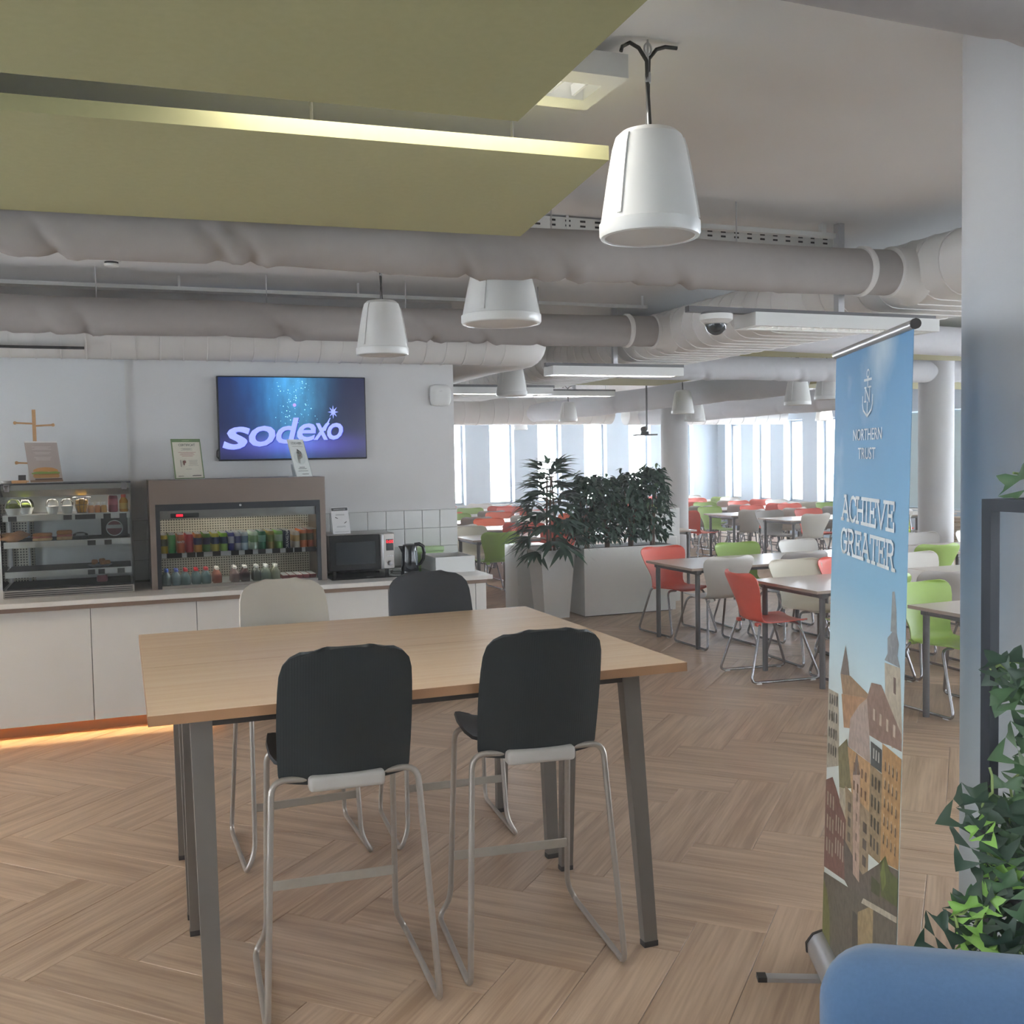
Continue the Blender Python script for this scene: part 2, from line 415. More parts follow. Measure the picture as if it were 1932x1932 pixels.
# ================================================================== CEILING SERVICES
def fabric_duct(name, x0, x1, y, z, r, label, m, seed, along='x', step=.035, wr=.55, clamps=(), group='fabric air ducts', hang=4, folds=()):
    rnd = random.Random(seed); n = 28; N = int(abs(x1-x0)/step); rings = []
    wrink = []; p = 0
    while p < abs(x1-x0):
        p += rnd.uniform(.35, 1.0); wrink.append((p, rnd.uniform(.25, 1), rnd.uniform(-.6, .6), rnd.uniform(.3, .9)*wr))
    for q in folds: wrink.append((q-x0, 1, rnd.uniform(-.5, .5), .8))
    for i in range(N+1):
        s = i/N*abs(x1-x0); ring = []
        sag = -.012*abs(sin(pi*s/1.55))
        for k in range(n):
            an = 2*pi*k/n; rr = r*(1+.012*sin(3*an+s*2.1)+.01*sin(5*an-s*3.3))
            for (q, wd, tw, am) in wrink:
                dd = (s-q-tw*.07*an+.1*sin(an))/.03
                if abs(dd) < 4: rr -= am*.030*math.exp(-dd*dd)*(.5-.5*sin(an-tw)); rr += am*.015*math.exp(-(dd-1.8)**2)*(.5-.5*sin(an))
            a, b = cos(an)*rr, sin(an)*rr+sag
            t = x0+(x1-x0)*i/N
            ring.append((t, y+a, z+b) if along == 'x' else (y+a, t, z+b))
        rings.append(ring)
    o = thing(name, label, 'duct', (0, 0, 0), group=group)
    if hang:
        for k in range(hang):
            c = x0+(x1-x0)*(k+.5)/hang; p = (c, y) if along == 'x' else (y, c)
            obj('hanger', G().tube([(*p, z+r-.02), (*p, ZC)], .004, 6), m_alu, o)
    obj('duct_sleeve', G().loft(rings), m, o, ang=60)
    for c in clamps:
        g = G().lathe([(r+.006, c-.018), (r+.012, c-.01), (r+.012, c+.01), (r+.006, c+.018)], (0, y, z) if along == 'x' else (y, 0, z), 32, axis='x' if along == 'x' else 'y')
        obj('clamp_band', g, m_duct, o)
    return o
d1 = fabric_duct('fabric_duct', X0+.05, 3.94, 4.4, 2.694, .118, 'thick grey fabric air duct running behind the green ceiling panels', m_fabric, 3, clamps=(3.66,), hang=0, folds=(-.3, .36, .5, 1.37, 1.86, 2.35))
d2 = fabric_duct('fabric_duct', X0+.05, 3.94, 6.98, 2.70, .116, 'slimmer grey fabric air duct above the serving counter', m_fabric, 5, clamps=(3.62,), hang=0, folds=(-.1, .93, 1.0, 2.05, 2.3))
for d_, yy, zz, rr in ((d1, 4.4, 2.694, .118), (d2, 6.98, 2.7, .116)):
    for x in (-1.6, -.1, .95, 1.9, 2.9):
        obj('hanger', G().tube([(x, yy, zz+rr-.01), (x, yy, ZC)], .004, 6), m_alu, d_)
fabric_duct('fabric_duct', 1.2, 3.9, 1.62, 2.725, .125, 'dark grey fabric duct crossing above the near round column', m_fabric, 9)
fabric_duct('fabric_duct', 4.85, 13.3, 6.98, 2.70, .125, 'pale fabric duct over the dining tables, first beyond the oval trunk', m_fabric2, 11)
fabric_duct('fabric_duct', 4.85, 13.3, 9.56, 2.69, .13, 'pale fabric duct over the dining tables, second beyond the oval trunk', m_fabric2, 12)
fabric_duct('fabric_duct', 10.1, 18.3, 7.5, 2.62, .17, 'pale fabric duct with round end cap pointing down the dining hall', m_fabric2, 13, along='y')
fabric_duct('fabric_duct', 12.2, 18.3, 9.9, 2.55, .17, 'pale fabric duct behind the far column near the windows', m_fabric2, 14, along='y')

def stadium(xc0, xc1, zc, r, n=12):
    p = [(xc0-r*sin(pi*i/n), zc+r*cos(pi*i/n)) for i in range(n+1)]
    p += [(xc1+r*sin(pi*i/n), zc-r*cos(pi*i/n)) for i in range(n+1)]
    return p
def oval_duct(name, y0, y1, xa, xb, zc, r, label, seam=.16):
    rings = []; y = y0
    def ring(y, e): return [(x, y, z) for x, z in stadium(xa, xb, zc, r+e)]
    rings.append(ring(y0, 0)); y = y0+seam
    while y < y1-.05:
        rings += [ring(y-.005, 0), ring(y-.004, .005), ring(y+.004, .005), ring(y+.005, 0)]; y += seam
    rings.append(ring(y1, 0))
    o = thing(name, label, 'duct', group='rigid air ducts')
    obj('duct_body', G().loft(rings), m_duct, o, ang=25); return o
trunk = oval_duct('oval_duct', 1.1, 13.5, 4.10, 4.70, 2.72, .17, 'wide white oval trunk duct running from the near column into the hall')
for yy, r_ in ((4.4, .12), (6.98, .116)):   # spigots that take the fabric ducts
    obj('spigot', G().lathe([(r_+.05, 4.0), (r_+.012, 3.95), (r_+.01, 3.86), (r_+.014, 3.855), (r_+.014, 3.84), (r_+.002, 3.835)], (0, yy, 2.697), 32, axis='x'), m_duct, trunk)
# white duct along the serving wall that turns into the hall
g = G(); rings = []
def ringx(x, e): return [(x, 7.46+a, 2.66+b) for a, b in [((.17+e)*cos(2*pi*k/26), (.19+e)*sin(2*pi*k/26)) for k in range(26)]]
x = X0+.1; rings.append(ringx(x, 0))
while x < 2.7:
    x += .155; rings += [ringx(x-.005, 0), ringx(x-.004, .005), ringx(x+.004, .005), ringx(x+.005, 0)]
for i in range(1, 9):
    an = pi/2*i/9; cx, cy = 2.82, 7.46+.24; rad = .24
    px, py = cx+rad*sin(an), cy-rad*cos(an)
    rings.append([(px-cos(an)*0+sin(an)*a, py-cos(an)*a*-1*-1, 2.66+b) if False else (px+sin(an)*(-a), py+cos(an)*a, 2.66+b) for a, b in [(.17*cos(2*pi*k/26), .19*sin(2*pi*k/26)) for k in range(26)]])
rings.append([(3.06-.17*cos(2*pi*k/26), 7.8, 2.66+.19*sin(2*pi*k/26)) for k in range(26)])
rings.append([(3.0-.25*cos(2*pi*k/26), 8.3, 2.64+.16*sin(2*pi*k/26)) for k in range(26)])
rings.append([(3.0-.25*cos(2*pi*k/26), 12.5, 2.64+.16*sin(2*pi*k/26)) for k in range(26)])
o = thing('spiral_duct', 'white spiral duct along the screen wall bending into the dining hall', 'duct', group='rigid air ducts')
obj('duct_body', G().loft(rings), m_duct, o, ang=28)
obj('slot_vent', G().box(-1.5, -.19, 7.27, 7.31, 2.515, 2.53), m_dark, o, smooth=False)
def round_duct(x0, x1, y, z, r, label):
    pr = [(r, x0)]; x = x0+.3
    while x < x1: pr += [(r, x-.008), (r+.007, x-.004), (r+.007, x+.004), (r, x+.008)]; x += .3
    pr.append((r, x1)); o = thing('header_duct', label, 'duct', group='rigid air ducts'); obj('duct_body', G().lathe(pr, (0, y, z), 28, axis='x'), m_duct, o, ang=50)
    for c in (x0+.6, x1-.6): obj('hanger', G().tube([(c, y, z+r-.02), (c, y, ZC)], .005, 6), m_alu, o)
round_duct(5.6, 9.4, 18.9, 2.68, .27, 'big white header duct in front of the far windows')
round_duct(9.6, 13.4, 18.6, 2.58, .2, 'white header duct by the window corner')

# green acoustic panels
def panel(poly, z, t, label):
    o = thing('acoustic_panel', label, 'panel', group='green acoustic ceiling panels')
    obj('panel_board', G().prism(poly, z, z+t), m_green, o, smooth=False)
    xs = [p[0] for p in poly]; ys = [p[1] for p in poly]
    for fx in (.56, .82, .95):
        for fy in (.38, .85):
            x = min(xs)+(max(xs)-min(xs))*fx; y = min(ys)+.1+(max(ys)-min(ys)-.2)*fy
            obj('hanger', G().tube([(x, y, z+t), (x, y, ZC)], .006, 6), m_alu, o)
panel([(X0+.1, 1.5), (1.052, 1.5), (1.084, 2.736), (X0+.1, 2.91)], 2.70, .045, 'green felt ceiling panel closest to the viewer')
panel([(X0+.1, 3.21), (1.50, 2.998), (1.639, 4.13), (-.4, 4.236), (X0+.1, 4.245)], 2.70, .045, 'green felt ceiling panel in front of the thick grey duct')
panel([(5.2, 7.6), (12.6, 7.6), (12.6, 8.9), (5.2, 8.9)], 2.74, .045, 'pale green ceiling panel over the dining tables')
panel([(5.0, 10.6), (7.0, 10.6), (7.0, 12.6), (5.0, 12.6)], 2.72, .045, 'long pale green ceiling panel above the plants')
panel([(8.6, 10.6), (12.8, 10.6), (12.8, 12.0), (8.6, 12.0)], 2.66, .045, 'pale green ceiling panel close to the window wall')

# linear louvre lamps
m_louv = mat('louvre_alu', 'd6d8da', .25, metal=.6, emit=.25, ecol='fffdf5')
m_tubeon = mat('lit_tube', 'ffffff', .5, emit=1.6, ecol='fff9ee')
def lamp(x0, x1, y, z, label, power=LAMP_W, tint=(1, .95, .88), hang=True, w=.2, rl=.03, bd=.035, drop=0):
    o = thing('linear_lamp', label, 'lamp', (0, 0, 0), group='linear louvre lamps')
    h = .07; yc0, yc1 = y-w/2, y+w/2
    g = G(); g.box(x0, x1, yc0, yc0+bd, z, z+h); g.box(x0, x1, yc1-bd, yc1, z, z+h); g.box(x0, x0+.05, yc0+bd, yc1-bd, z, z+h); g.box(x1-.05, x1, yc0+bd, yc1-bd, z, z+h); g.box(x0+.05, x1-.05, yc0+bd, yc1-bd, z+h-.008, z+h)
    obj('housing', g, m_wplast, o, smooth=False)
    obj('tube', G().tube([(x0+.06, y, z+.05), (x1-.06, y, z+.05)], .011, 10), m_tubeon, o)
    n = int((x1-x0-.1)/.075); me = mesh('louvre_blade', G().prism([(-.055, 0), (.055, 0), (.065, .035), (-.065, .035)], -.004, .004, axis='x'), m_louv, smooth=False)
    for i in range(n):
        obj('louvre_blade', me, None, o, loc=(x0+.05+(i+.5)*(x1-x0-.1)/n, y, z+.006))
    if hang:
        obj('rail', G().box(x0-rl, x1+.05, y-.02, y+.02, z+h, z+h+.03), m_dleg, o, smooth=False)
        obj('support_post', G().box((x0+x1)/2-.02, (x0+x1)/2+.02, y-.02, y+.02, z+h+.03, ZC), m_alu, o, smooth=False)
    if power:
        l = bpy.data.lights.new('lamp_light', 'AREA'); l.shape = 'RECTANGLE'; l.size = x1-x0-.1; l.size_y = w-.08; l.energy = power; l.color = tint
        lo = bpy.data.objects.new('lamp_light', l); COL.objects.link(lo); lo.parent = o; lo.location = ((x0+x1)/2, y, z+.03-drop)
lamp(.25, 1.47, 2.95, 2.885, 'white louvre lamp on the ceiling above the gap between green panels', power=LAMP_W*.9, hang=False, w=.3, bd=.085, drop=.045)
lamp(3.12, 4.34, 4.66, 2.42, 'suspended louvre lamp next to the dome camera', rl=.35, power=0)
lamp(3.28, 4.48, 7.70, 2.42, 'suspended louvre lamp beyond the screen wall corner', power=LAMP_W*.4)
lamp(3.26, 4.42, 10.35, 2.44, 'suspended louvre lamp above the tapered planter', power=LAMP_W*.4)
for i, (x, y) in enumerate(((-1.2, .4), (1.6, .3), (-2.2, 5.6), (4.8, 1.6))):
    lamp(x, x+1.2, y, 2.6, 'suspended louvre lamp, %s of those over the near seating area' % ORD[i], power=LAMP_W*1.7, tint=(1, .72, .42) if i == 2 else (1, .95, .9))
for i, (x, y) in enumerate(((5.6, 3.0), (7.9, 4.2))):  # two added lamps, hidden by the column, to brighten chairs and planters
    lamp(x, x+1.2, y, 2.6, 'added unseen fill lamp over the dining tables behind the near column, %s of two' % ORD[i], power=LAMP_W*2.6)
for i, (x, y) in enumerate(((7.0, 5.2), (10.2, 9.1), (5.5, 13.4), (10.6, 14.5))):
    lamp(x, x+1.2, y, 2.62, 'suspended louvre lamp deep in the hall, %s from the entrance' % ORD[i], power=LAMP_W*1.6)

# perforated cable tray and ceiling conduits
o = thing('cable_tray', 'white perforated cable tray on the ceiling behind the thick duct', 'cable tray')
tz0, tz1, ty = 2.928, 2.99, 4.90
obj('tray_body', G().box(-2, 3.88, ty, ty+.004, tz0, tz1).box(-2, 3.88, ty, ty+.16, tz0-.003, tz0), m_wplast, o, smooth=False)
g = G(); x = 1.6
while x < 3.85:
    for z in (tz0+.02, tz0+.045): g.box(x, x+.03, ty-.0015, ty, z-.005, z+.005)
    x += .085
so = obj('tray_slots', g, m_dark, o, smooth=False); so['kind'] = 'stuff'
for x in (2.2, 3.0, 3.75): obj('tray_bracket', G().box(x, x+.015, ty-.004, ty+.17, tz0-.012, ZC-.001), m_wplast, o, smooth=False)
o = thing('ceiling_conduit', 'thin white conduit rail clipped to the ceiling by the cable tray', 'conduit')
obj('rail', G().box(2.45, 3.72, 4.66, 4.70, 2.925, 2.95), m_wplast, o, smooth=False)
obj('clip', G().box(3.62, 3.65, 4.665, 4.695, 2.95, ZC), m_wplast, o, smooth=False)
o = thing('ceiling_conduit', 'long thin white conduit rail above the serving counter', 'conduit')
obj('rail', G().box(X0+.1, 3.9, 7.15, 7.18, 2.90, 2.925), m_wplast, o, smooth=False)
for x in (-2.4, -.9, .4, 1.6, 2.8, 3.85): obj('clip', G().box(x, x+.015, 7.16, 7.172, 2.925, ZC), m_wplast, o, smooth=False)
# smoke detector
o = thing('smoke_detector', 'round white smoke detector on the ceiling above the display case', 'smoke detector', (-.004, 6.69, ZC))
obj('detector_base', G().lathe([(.055, 0), (.055, -.018), (.045, -.022)], n=28), m_wplast, o)
obj('detector_vents', G().lathe([(.040, -.022), (.040, -.034)], n=28), m_dark, o)
obj('detector_cap', G().lathe([(.046, -.034), (.040, -.048), (.02, -.054), (0, -.055)], n=28), m_wplast, o)
# dome camera
o = thing('dome_camera', 'white security dome camera under the suspended lamp rail', 'camera', (2.93, 4.64, 2.49))
obj('mount_plate', G().lathe([(.078, 0), (.078, -.012), (.07, -.014)], n=32), m_dleg, o)
obj('camera_base', G().lathe([(.088, -.012), (.086, -.04), (.06, -.06), (.05, -.062)], n=32), m_wplast, o)
obj('camera_dome', G().lathe([(.056, -.058)]+[(.056*cos(a*pi/16), -.062-.056*sin(a*pi/16)) for a in range(0, 9)], n=32, cap=False), glass('dome_glass', (.8, .82, .85), 1.2), o)
obj('camera_eye', G().lathe([(.04, -.058)]+[(.04*cos(a*pi/12), -.06-.04*sin(a*pi/12)) for a in range(0, 7)], n=24), m_dframe, o)

# pendant loudspeakers
m_cable = mat('black_cable', '26241f', .6)
m_grille = mat('speaker_grille', 'cfcac4', .7, var=.04, scale=300)
def speaker_proto():
    o = thing('pendant_speaker', '', 'speaker', group='white pendant speakers')
    obj('speaker_body', G().lathe([(0.0, 0.3203), (0.0535, 0.3203), (0.0835, 0.314), (0.1006, 0.2985), (0.1113, 0.2639), (0.1263, 0.182), (0.1412, 0.091), (0.1477, 0.0473), (0.1487, 0.0437), (0.153, 0.0419), (0.153, 0.0109), (0.1487, 0.0018), (0.137, 0.0)], n=48, cap=False), m_wplast, o, ang=30)
    obj('grille', G().lathe([(.137, .001), (.135, .004), (0, .006)], n=48, cap=False), m_grille, o)
    for s in (radians(205), radians(335), radians(90)):   # raised front ribs of the housing
        ring = []
        for z, r in ((.055, .147), (.091, .1418), (.182, .1268), (.264, .1118), (.296, .1016)):
            ring.append([((r+e)*cos(s+d), (r+e)*sin(s+d), z) for d, e in ((-.06, -.004), (-.05, .005), (.05, .005), (.06, -.004))])
        obj('housing_rib', G().loft(ring), m_wplast, o, smooth=False)
    H = .585
    obj('power_cable', G().tube([(.0, .006, .315), (.004, .006, .47), (.006, .004, .535), (.03, 0, .565), (.06, 0, .576), (.1, 0, H-.008)], .006, 8), m_cable, o)
    obj('link_cable', G().tube([(.006, 0, .315), (-.002, 0, .45), (-.006, -.004, .525), (-.03, 0, .562), (-.06, 0, .574), (-.085, 0, .56), (-.09, 0, .545)], .006, 8), m_cable, o)
    obj('suspension_wire', G().tube([(0, 0, .315), (0, 0, .585)], .0035, 6), m_alu, o)
    obj('wire_grip', G().rbox(-.009, .009, -.007, .007, .46, .495, .004, 1), m_alu, o)
    obj('hook', G().tube([(.012*cos(a), 0, .562+.018*sin(a)) for a in [i*2*pi/12 for i in range(12)]], .003, 6, close=True), m_alu, o)
    return o
spk = speaker_proto()
sp = [((1.528, 2.785, 2.41), 'large white pendant speaker hanging at the corner of the green panels', 0),
      ((1.46, 5.9, 2.365), 'white pendant speaker hanging in front of the screen wall', .1),
      ((1.78, 4.76, 2.41), 'larger white pendant speaker half hidden by the thick grey duct', .3),
      ((6.9, 15.4, 2.34), 'small far pendant speaker above the ficus plants', 0),
      ((7.14, 12.15, 2.31), 'pendant speaker in front of the far round column', 0),
      ((3.61, 9.4, 2.36), 'pendant speaker against the suspended lamp beyond the wall corner', 0),
      ((7.3, 9.85, 2.3), 'pendant speaker hanging before the bright windows', 0),
      ((8.14, 10.4, 2.40), 'pendant speaker half hidden by the banner stand', 0),
      ((11.6, 14.9, 2.31), 'distant small pendant speaker beside the banner', 0),
      ((7.9, 13.1, 2.24), 'pendant speaker overlapping the far column, lower of two', 0),
      ((8.1, 20.6, 2.36), 'very distant pendant speaker by the far windows', 0)]
for i, (l, lab, rz) in enumerate(sp):
    if i == 0: spk.location = l; spk['label'] = lab
    else:
        q = dup(spk, l, rz, lab)
        if i == 2: q.scale = (1.29, 1.29, 1.0)
    if l[2]+.586 < ZC: obj('ceiling_wire', G().tube([(0, 0, .575), (0, 0, ZC-l[2])], .003, 6), m_alu, spk if i == 0 else q)
# wifi box and screen on the wall
o = thing('access_point', 'white rounded wireless box on the wall beside the screen', 'router', (2.412, 7.9, 2.264))
sq = lambda k, y: [(.088*k*abs(cos(a))**.55*(1 if cos(a) > 0 else -1), y, .087*k*abs(sin(a))**.55*(1 if sin(a) > 0 else -1)) for a in [2*pi*i/40 for i in range(40)]]
obj('cover', G().loft([sq(.96, -.01), sq(1, -.02), sq(.98, -.035), sq(.9, -.043), sq(.5, -.0455)]), m_wplast, o, ang=60)
obj('backplate', G().rbox(-.08, .08, -.014, 0, -.08, .08, .006, 1), m_wplast, o)
obj('status_mark', G().box(-.014, .012, -.0458, -.044, .03, .034), m_alu, o, smooth=False)

# added haze volume imitating lens glare (the box lies outside the walls, floor and ceiling)
m_haze = bpy.data.materials.new('glare_haze_volume'); m_haze.use_nodes = True
_n = m_haze.node_tree.nodes; _n.remove(_n['Principled BSDF']); _v = _n.new('ShaderNodeVolumeScatter'); _v.inputs['Density'].default_value = .011; _v.inputs['Anisotropy'].default_value = .5
m_haze.node_tree.links.new(_v.outputs[0], _n['Material Output'].inputs['Volume'])
hz = obj('glare_haze', G().box(X0-.4, X1+.5, Y0-.5, Y1+.5, -.3, ZC+.4), m_haze, smooth=False); tag(hz, 'added thin haze imitating lens glare from the dining hall windows', 'haze'); hz['kind'] = 'stuff'

o = thing('hanging_device', 'small dark device on a ceiling pole in front of a far window', 'monitor arm', (7.05, 13.0, 0))
obj('pole', G().tube([(0, 0, 2.12), (0, 0, ZC)], .014, 8), m_dleg, o)
obj('joint', G().lathe([(.03, -.04), (.045, -.02), (.045, .02), (.03, .04)], (-.05, 0, 2.13), 14, axis='y'), m_cap, o)
obj('bracket', G().box(-.09, .02, -.02, .02, 2.06, 2.10), m_cap, o, smooth=False)
obj('plate', G().box(-.17, .11, -.12, .12, 2.04, 2.06), m_cap, o, smooth=False)

# ================================================================== SERVING COUNTER
wt = thing('worktop', 'long white worktop with a brown lower edge along the screen wall', 'worktop')
obj('top_slab', G().rbox(-3.2, 2.53, 7.045, 7.885, .868, .9, .003, 1), m_white, wt)
obj('edge_strip', G().box(-3.2, 2.50, 7.095, 7.14, .836, .868), m_brown, wt, smooth=False)
seams = [-2.19, -1.531, -.872, -.213, .446, 1.105, 1.763, 2.422]
names = ['under the display case, beyond the picture edge', 'below the display case, under its louvred end', 'with the floor glow under the display case', 'below the cold cabinet, beside the display case', 'below the middle of the cold cabinet', 'below the microwave', 'below the kettle, last before the counter end']
m_gap = mat('shadow_gap', '6e6a66', .8)
for i in range(7):
    a, b = seams[i], seams[i+1]
    o = thing('base_cabinet', 'white handleless base cabinet '+names[i], 'cabinet', ((a+b)/2, 7.3, 0), group='white base cabinets'); h = (b-a)/2
    obj('carcass', G().box(-h+.001, h-.001, -.15, .58, .1, .834), m_gap, o, smooth=False)
    obj('door', G().rbox(-h+.002, h-.002, -.172, -.152, .1, .832, .002, 1), m_white, o)
    obj('plinth', G().box(-h, h, .0, .015, 0, .1), m_kick, o, smooth=False)
o = thing('counter_end_panel', 'narrow white end panel closing the counter by the hall', 'panel', (2.46, 7.3, 0))
obj('side_board', G().rbox(-.036, .045, -.172, .58, 0, .834, .002, 1), m_white, o)
# warm LED strip under the cabinets
o = thing('plinth_light', 'warm light strip under the counter cabinets throwing an orange band on the floor', 'light')
obj('led_profile', G().box(-3.1, .62, 7.262, 7.28, .085, .098), mat('warm_led', 'ffb060', .5, emit=4, ecol='ff9a38'), o, smooth=False)
l = bpy.data.lights.new('plinth_light', 'AREA'); l.shape = 'RECTANGLE'; l.size = 3.6; l.size_y = .015; l.energy = 4.5; l.color = (1, .58, .24); l.spread = radians(70)
lo = bpy.data.objects.new('plinth_light_source', l); COL.objects.link(lo); lo.parent = o; lo.location = (-1.24, 7.262, .086); lo.rotation_euler = (radians(-38), 0, 0)

# ---- television
m_scr = bpy.data.materials.new('lit_screen'); m_scr.use_nodes = True
def screen_mat(m):
    n = m.node_tree.nodes; L = m.node_tree.links; b = n['Principled BSDF']; b.inputs['Base Color'].default_value = (.005, .005, .01, 1); b.inputs['Roughness'].default_value = .2
    tc = n.new('ShaderNodeTexCoord'); sx = n.new('ShaderNodeSeparateXYZ'); L.new(tc.outputs['Object'], sx.inputs[0])
    def math_(op, a, b_=None, c=None):
        q = n.new('ShaderNodeMath'); q.operation = op
        for i, v in enumerate((a, b_, c)):
            if v is None: continue
            if isinstance(v, (int, float)): q.inputs[i].default_value = v
            else: L.new(v, q.inputs[i])
        return q.outputs[0]
    X, Z = sx.outputs[0], sx.outputs[2]
    no = n.new('ShaderNodeTexNoise'); no.inputs['Scale'].default_value = 9; no.inputs['Detail'].default_value = 4; mp = n.new('ShaderNodeMapping'); mp.inputs['Scale'].default_value = (1.6, 1, .55); L.new(tc.outputs['Object'], mp.inputs[0]); L.new(mp.outputs[0], no.inputs['Vector'])
    # light shaft around x = -0.02, fading downwards
    d = math_('MULTIPLY', X, 1/.2); g1 = math_('EXPONENT', math_('MULTIPLY', math_('MULTIPLY', d, d), -1.0))
    d2 = math_('MULTIPLY', math_('ADD', X, .18), 1/.28); g2 = math_('EXPONENT', math_('MULTIPLY', math_('MULTIPLY', d2, d2), -1.0))
    up = math_('MULTIPLY_ADD', Z, 1.5, .62)
    s1 = math_('MULTIPLY', math_('MULTIPLY', math_('MAXIMUM', up, 0.02), g1), math_('MULTIPLY_ADD', no.outputs['Fac'], 1.2, .15))
    s2 = math_('MULTIPLY', math_('MULTIPLY', math_('MAXIMUM', up, 0.02), g2), math_('MULTIPLY_ADD', no.outputs['Fac'], .5, .3))
    # violet pool under the letters
    e = math_('MULTIPLY', X, 1/.42); f = math_('MULTIPLY', math_('ADD', Z, .2), 1/.075)
    s3 = math_('EXPONENT', math_('MULTIPLY', math_('ADD', math_('MULTIPLY', e, e), math_('MULTIPLY', f, f)), -1.0))
    cb = n.new('ShaderNodeCombineColor')
    L.new(math_('ADD', math_('ADD', math_('MULTIPLY', s1, .10), math_('MULTIPLY', s3, .10)), .008), cb.inputs[0])
    L.new(math_('ADD', math_('ADD', math_('MULTIPLY', s1, .46), math_('MULTIPLY_ADD', s2, .11, math_('MULTIPLY', s3, .08))), .01), cb.inputs[1])
    L.new(math_('ADD', math_('ADD', math_('MULTIPLY', s1, .75), math_('MULTIPLY_ADD', s2, .42, math_('MULTIPLY', s3, .5))), .045), cb.inputs[2])
    L.new(cb.outputs[0], b.inputs['Emission Color']); b.inputs['Emission Strength'].default_value = 1.0
screen_mat(m_scr)
TVX, TVZ, TVY = 1.2415, 2.083, 7.841
tv = thing('television', 'flat wall television showing a blue screen with slanted letters and a star', 'television', (TVX, TVY, TVZ))
obj('casing', G().rbox(-.556, .556, 0, .05, -.3145, .3145, .006, 2), m_dframe, tv)
obj('screen', G().box(-.546, .546, -.0025, .001, -.302, .306), m_scr, tv, smooth=False)
obj('wall_bracket', G().box(-.2, .2, .05, .058, -.2, .2), m_dleg, tv, smooth=False)
obj('power_lead', G().tube([(-.55, .03, -.22), (-.565, .03, -.24), (-.567, .03, -.28), (-.55, .03, -.3)], .006, 6), m_cable, tv)
m_tvtxt = mat('lit_letters', '8f9cf5', .5, emit=.9, ecol='9aa6ff', var=.02)
m_tvtxd = mat('lit_letter_edge', '2a3aa0', .5, emit=.35, ecol='2d44c0', var=.02)
def fit_letter(ch, x0, x1, z0, z1, shear, bold):
    g = textmesh(ch, 1, bold=bold, align='LEFT'); v = [[p[0]+p[2]*shear, 0, p[2]] for p in g.v]
    ax, bx = min(p[0] for p in v), max(p[0] for p in v); az, bz = min(p[2] for p in v), max(p[2] for p in v)
    g.v = [(x0+(p[0]-ax)/(bx-ax)*(x1-x0)-TVX, 0, z0+(p[2]-az)/(bz-az)*(z1-z0)-TVZ) for p in v]; return g
gl, gd = G(), G()
for ch, a, b, c, d in (('s', .712, .915, 1.853, 2.022), ('o', .905, 1.10, 1.872, 2.028), ('d', 1.105, 1.278, 1.892, 2.088), ('e', 1.262, 1.405, 1.908, 2.045), ('x', 1.385, 1.512, 1.918, 2.045), ('o', 1.49, 1.612, 1.918, 2.048)):
    q = fit_letter(ch, a, b, c, d, .22, .018); gl.add([(x, -.005, z) for x, y, z in q.v], q.f); gd.add([(x+.006, -.0038, z-.004) for x, y, z in q.v], q.f)
star = []
for i in range(16):
    an = pi/2+i*pi/8; r_ = .052 if i % 2 == 0 else .018
    if i in (6, 10): r_ = .05
    star.append((1.540-TVX+r_*cos(an)*.8, 2.130-TVZ+r_*sin(an)))
c0 = (1.540-TVX, 2.130-TVZ)
gl.add([(c0[0], -.005, c0[1])]+[(x, -.005, z) for x, z in star], [(0, i+1, (i+1) % 16+1) for i in range(16)])
gl.add([(1.455-TVX, -.005, 1.99-TVZ), (1.478-TVX, -.005, 1.985-TVZ), (1.520-TVX, -.005, 2.085-TVZ), (1.512-TVX, -.005, 2.085-TVZ)], [(0, 1, 2, 3)])
obj('lettering_shade', gd, m_tvtxd, tv, smooth=False, fix=False); obj('lettering', gl, m_tvtxt, tv, smooth=False, fix=False)
gsp = G(); rnd = random.Random(4)
for i in range(90):
    x, z = rnd.gauss(-.0, .085), rnd.uniform(-.05, .29); r_ = rnd.choice((.0015, .002, .003, .0045))
    gsp.add([(x-r_, -.0042, z), (x, -.0042, z-r_), (x+r_, -.0042, z), (x, -.0042, z+r_)], [(0, 1, 2, 3)])
sp_ = obj('sparkles', gsp, mat('lit_sparkle', 'a8e4ff', .5, emit=1.1, ecol='a8e8ff'), tv, smooth=False, fix=False); sp_['kind'] = 'stuff'
obj('pink_glint', G().lathe([(0, -.0046), (.014, -.0044)], (.007, 0, .10), 7, axis='y', cap=False), mat('lit_pink', 'b59be0', .5, emit=.8, ecol='b59be0'), tv, smooth=False)

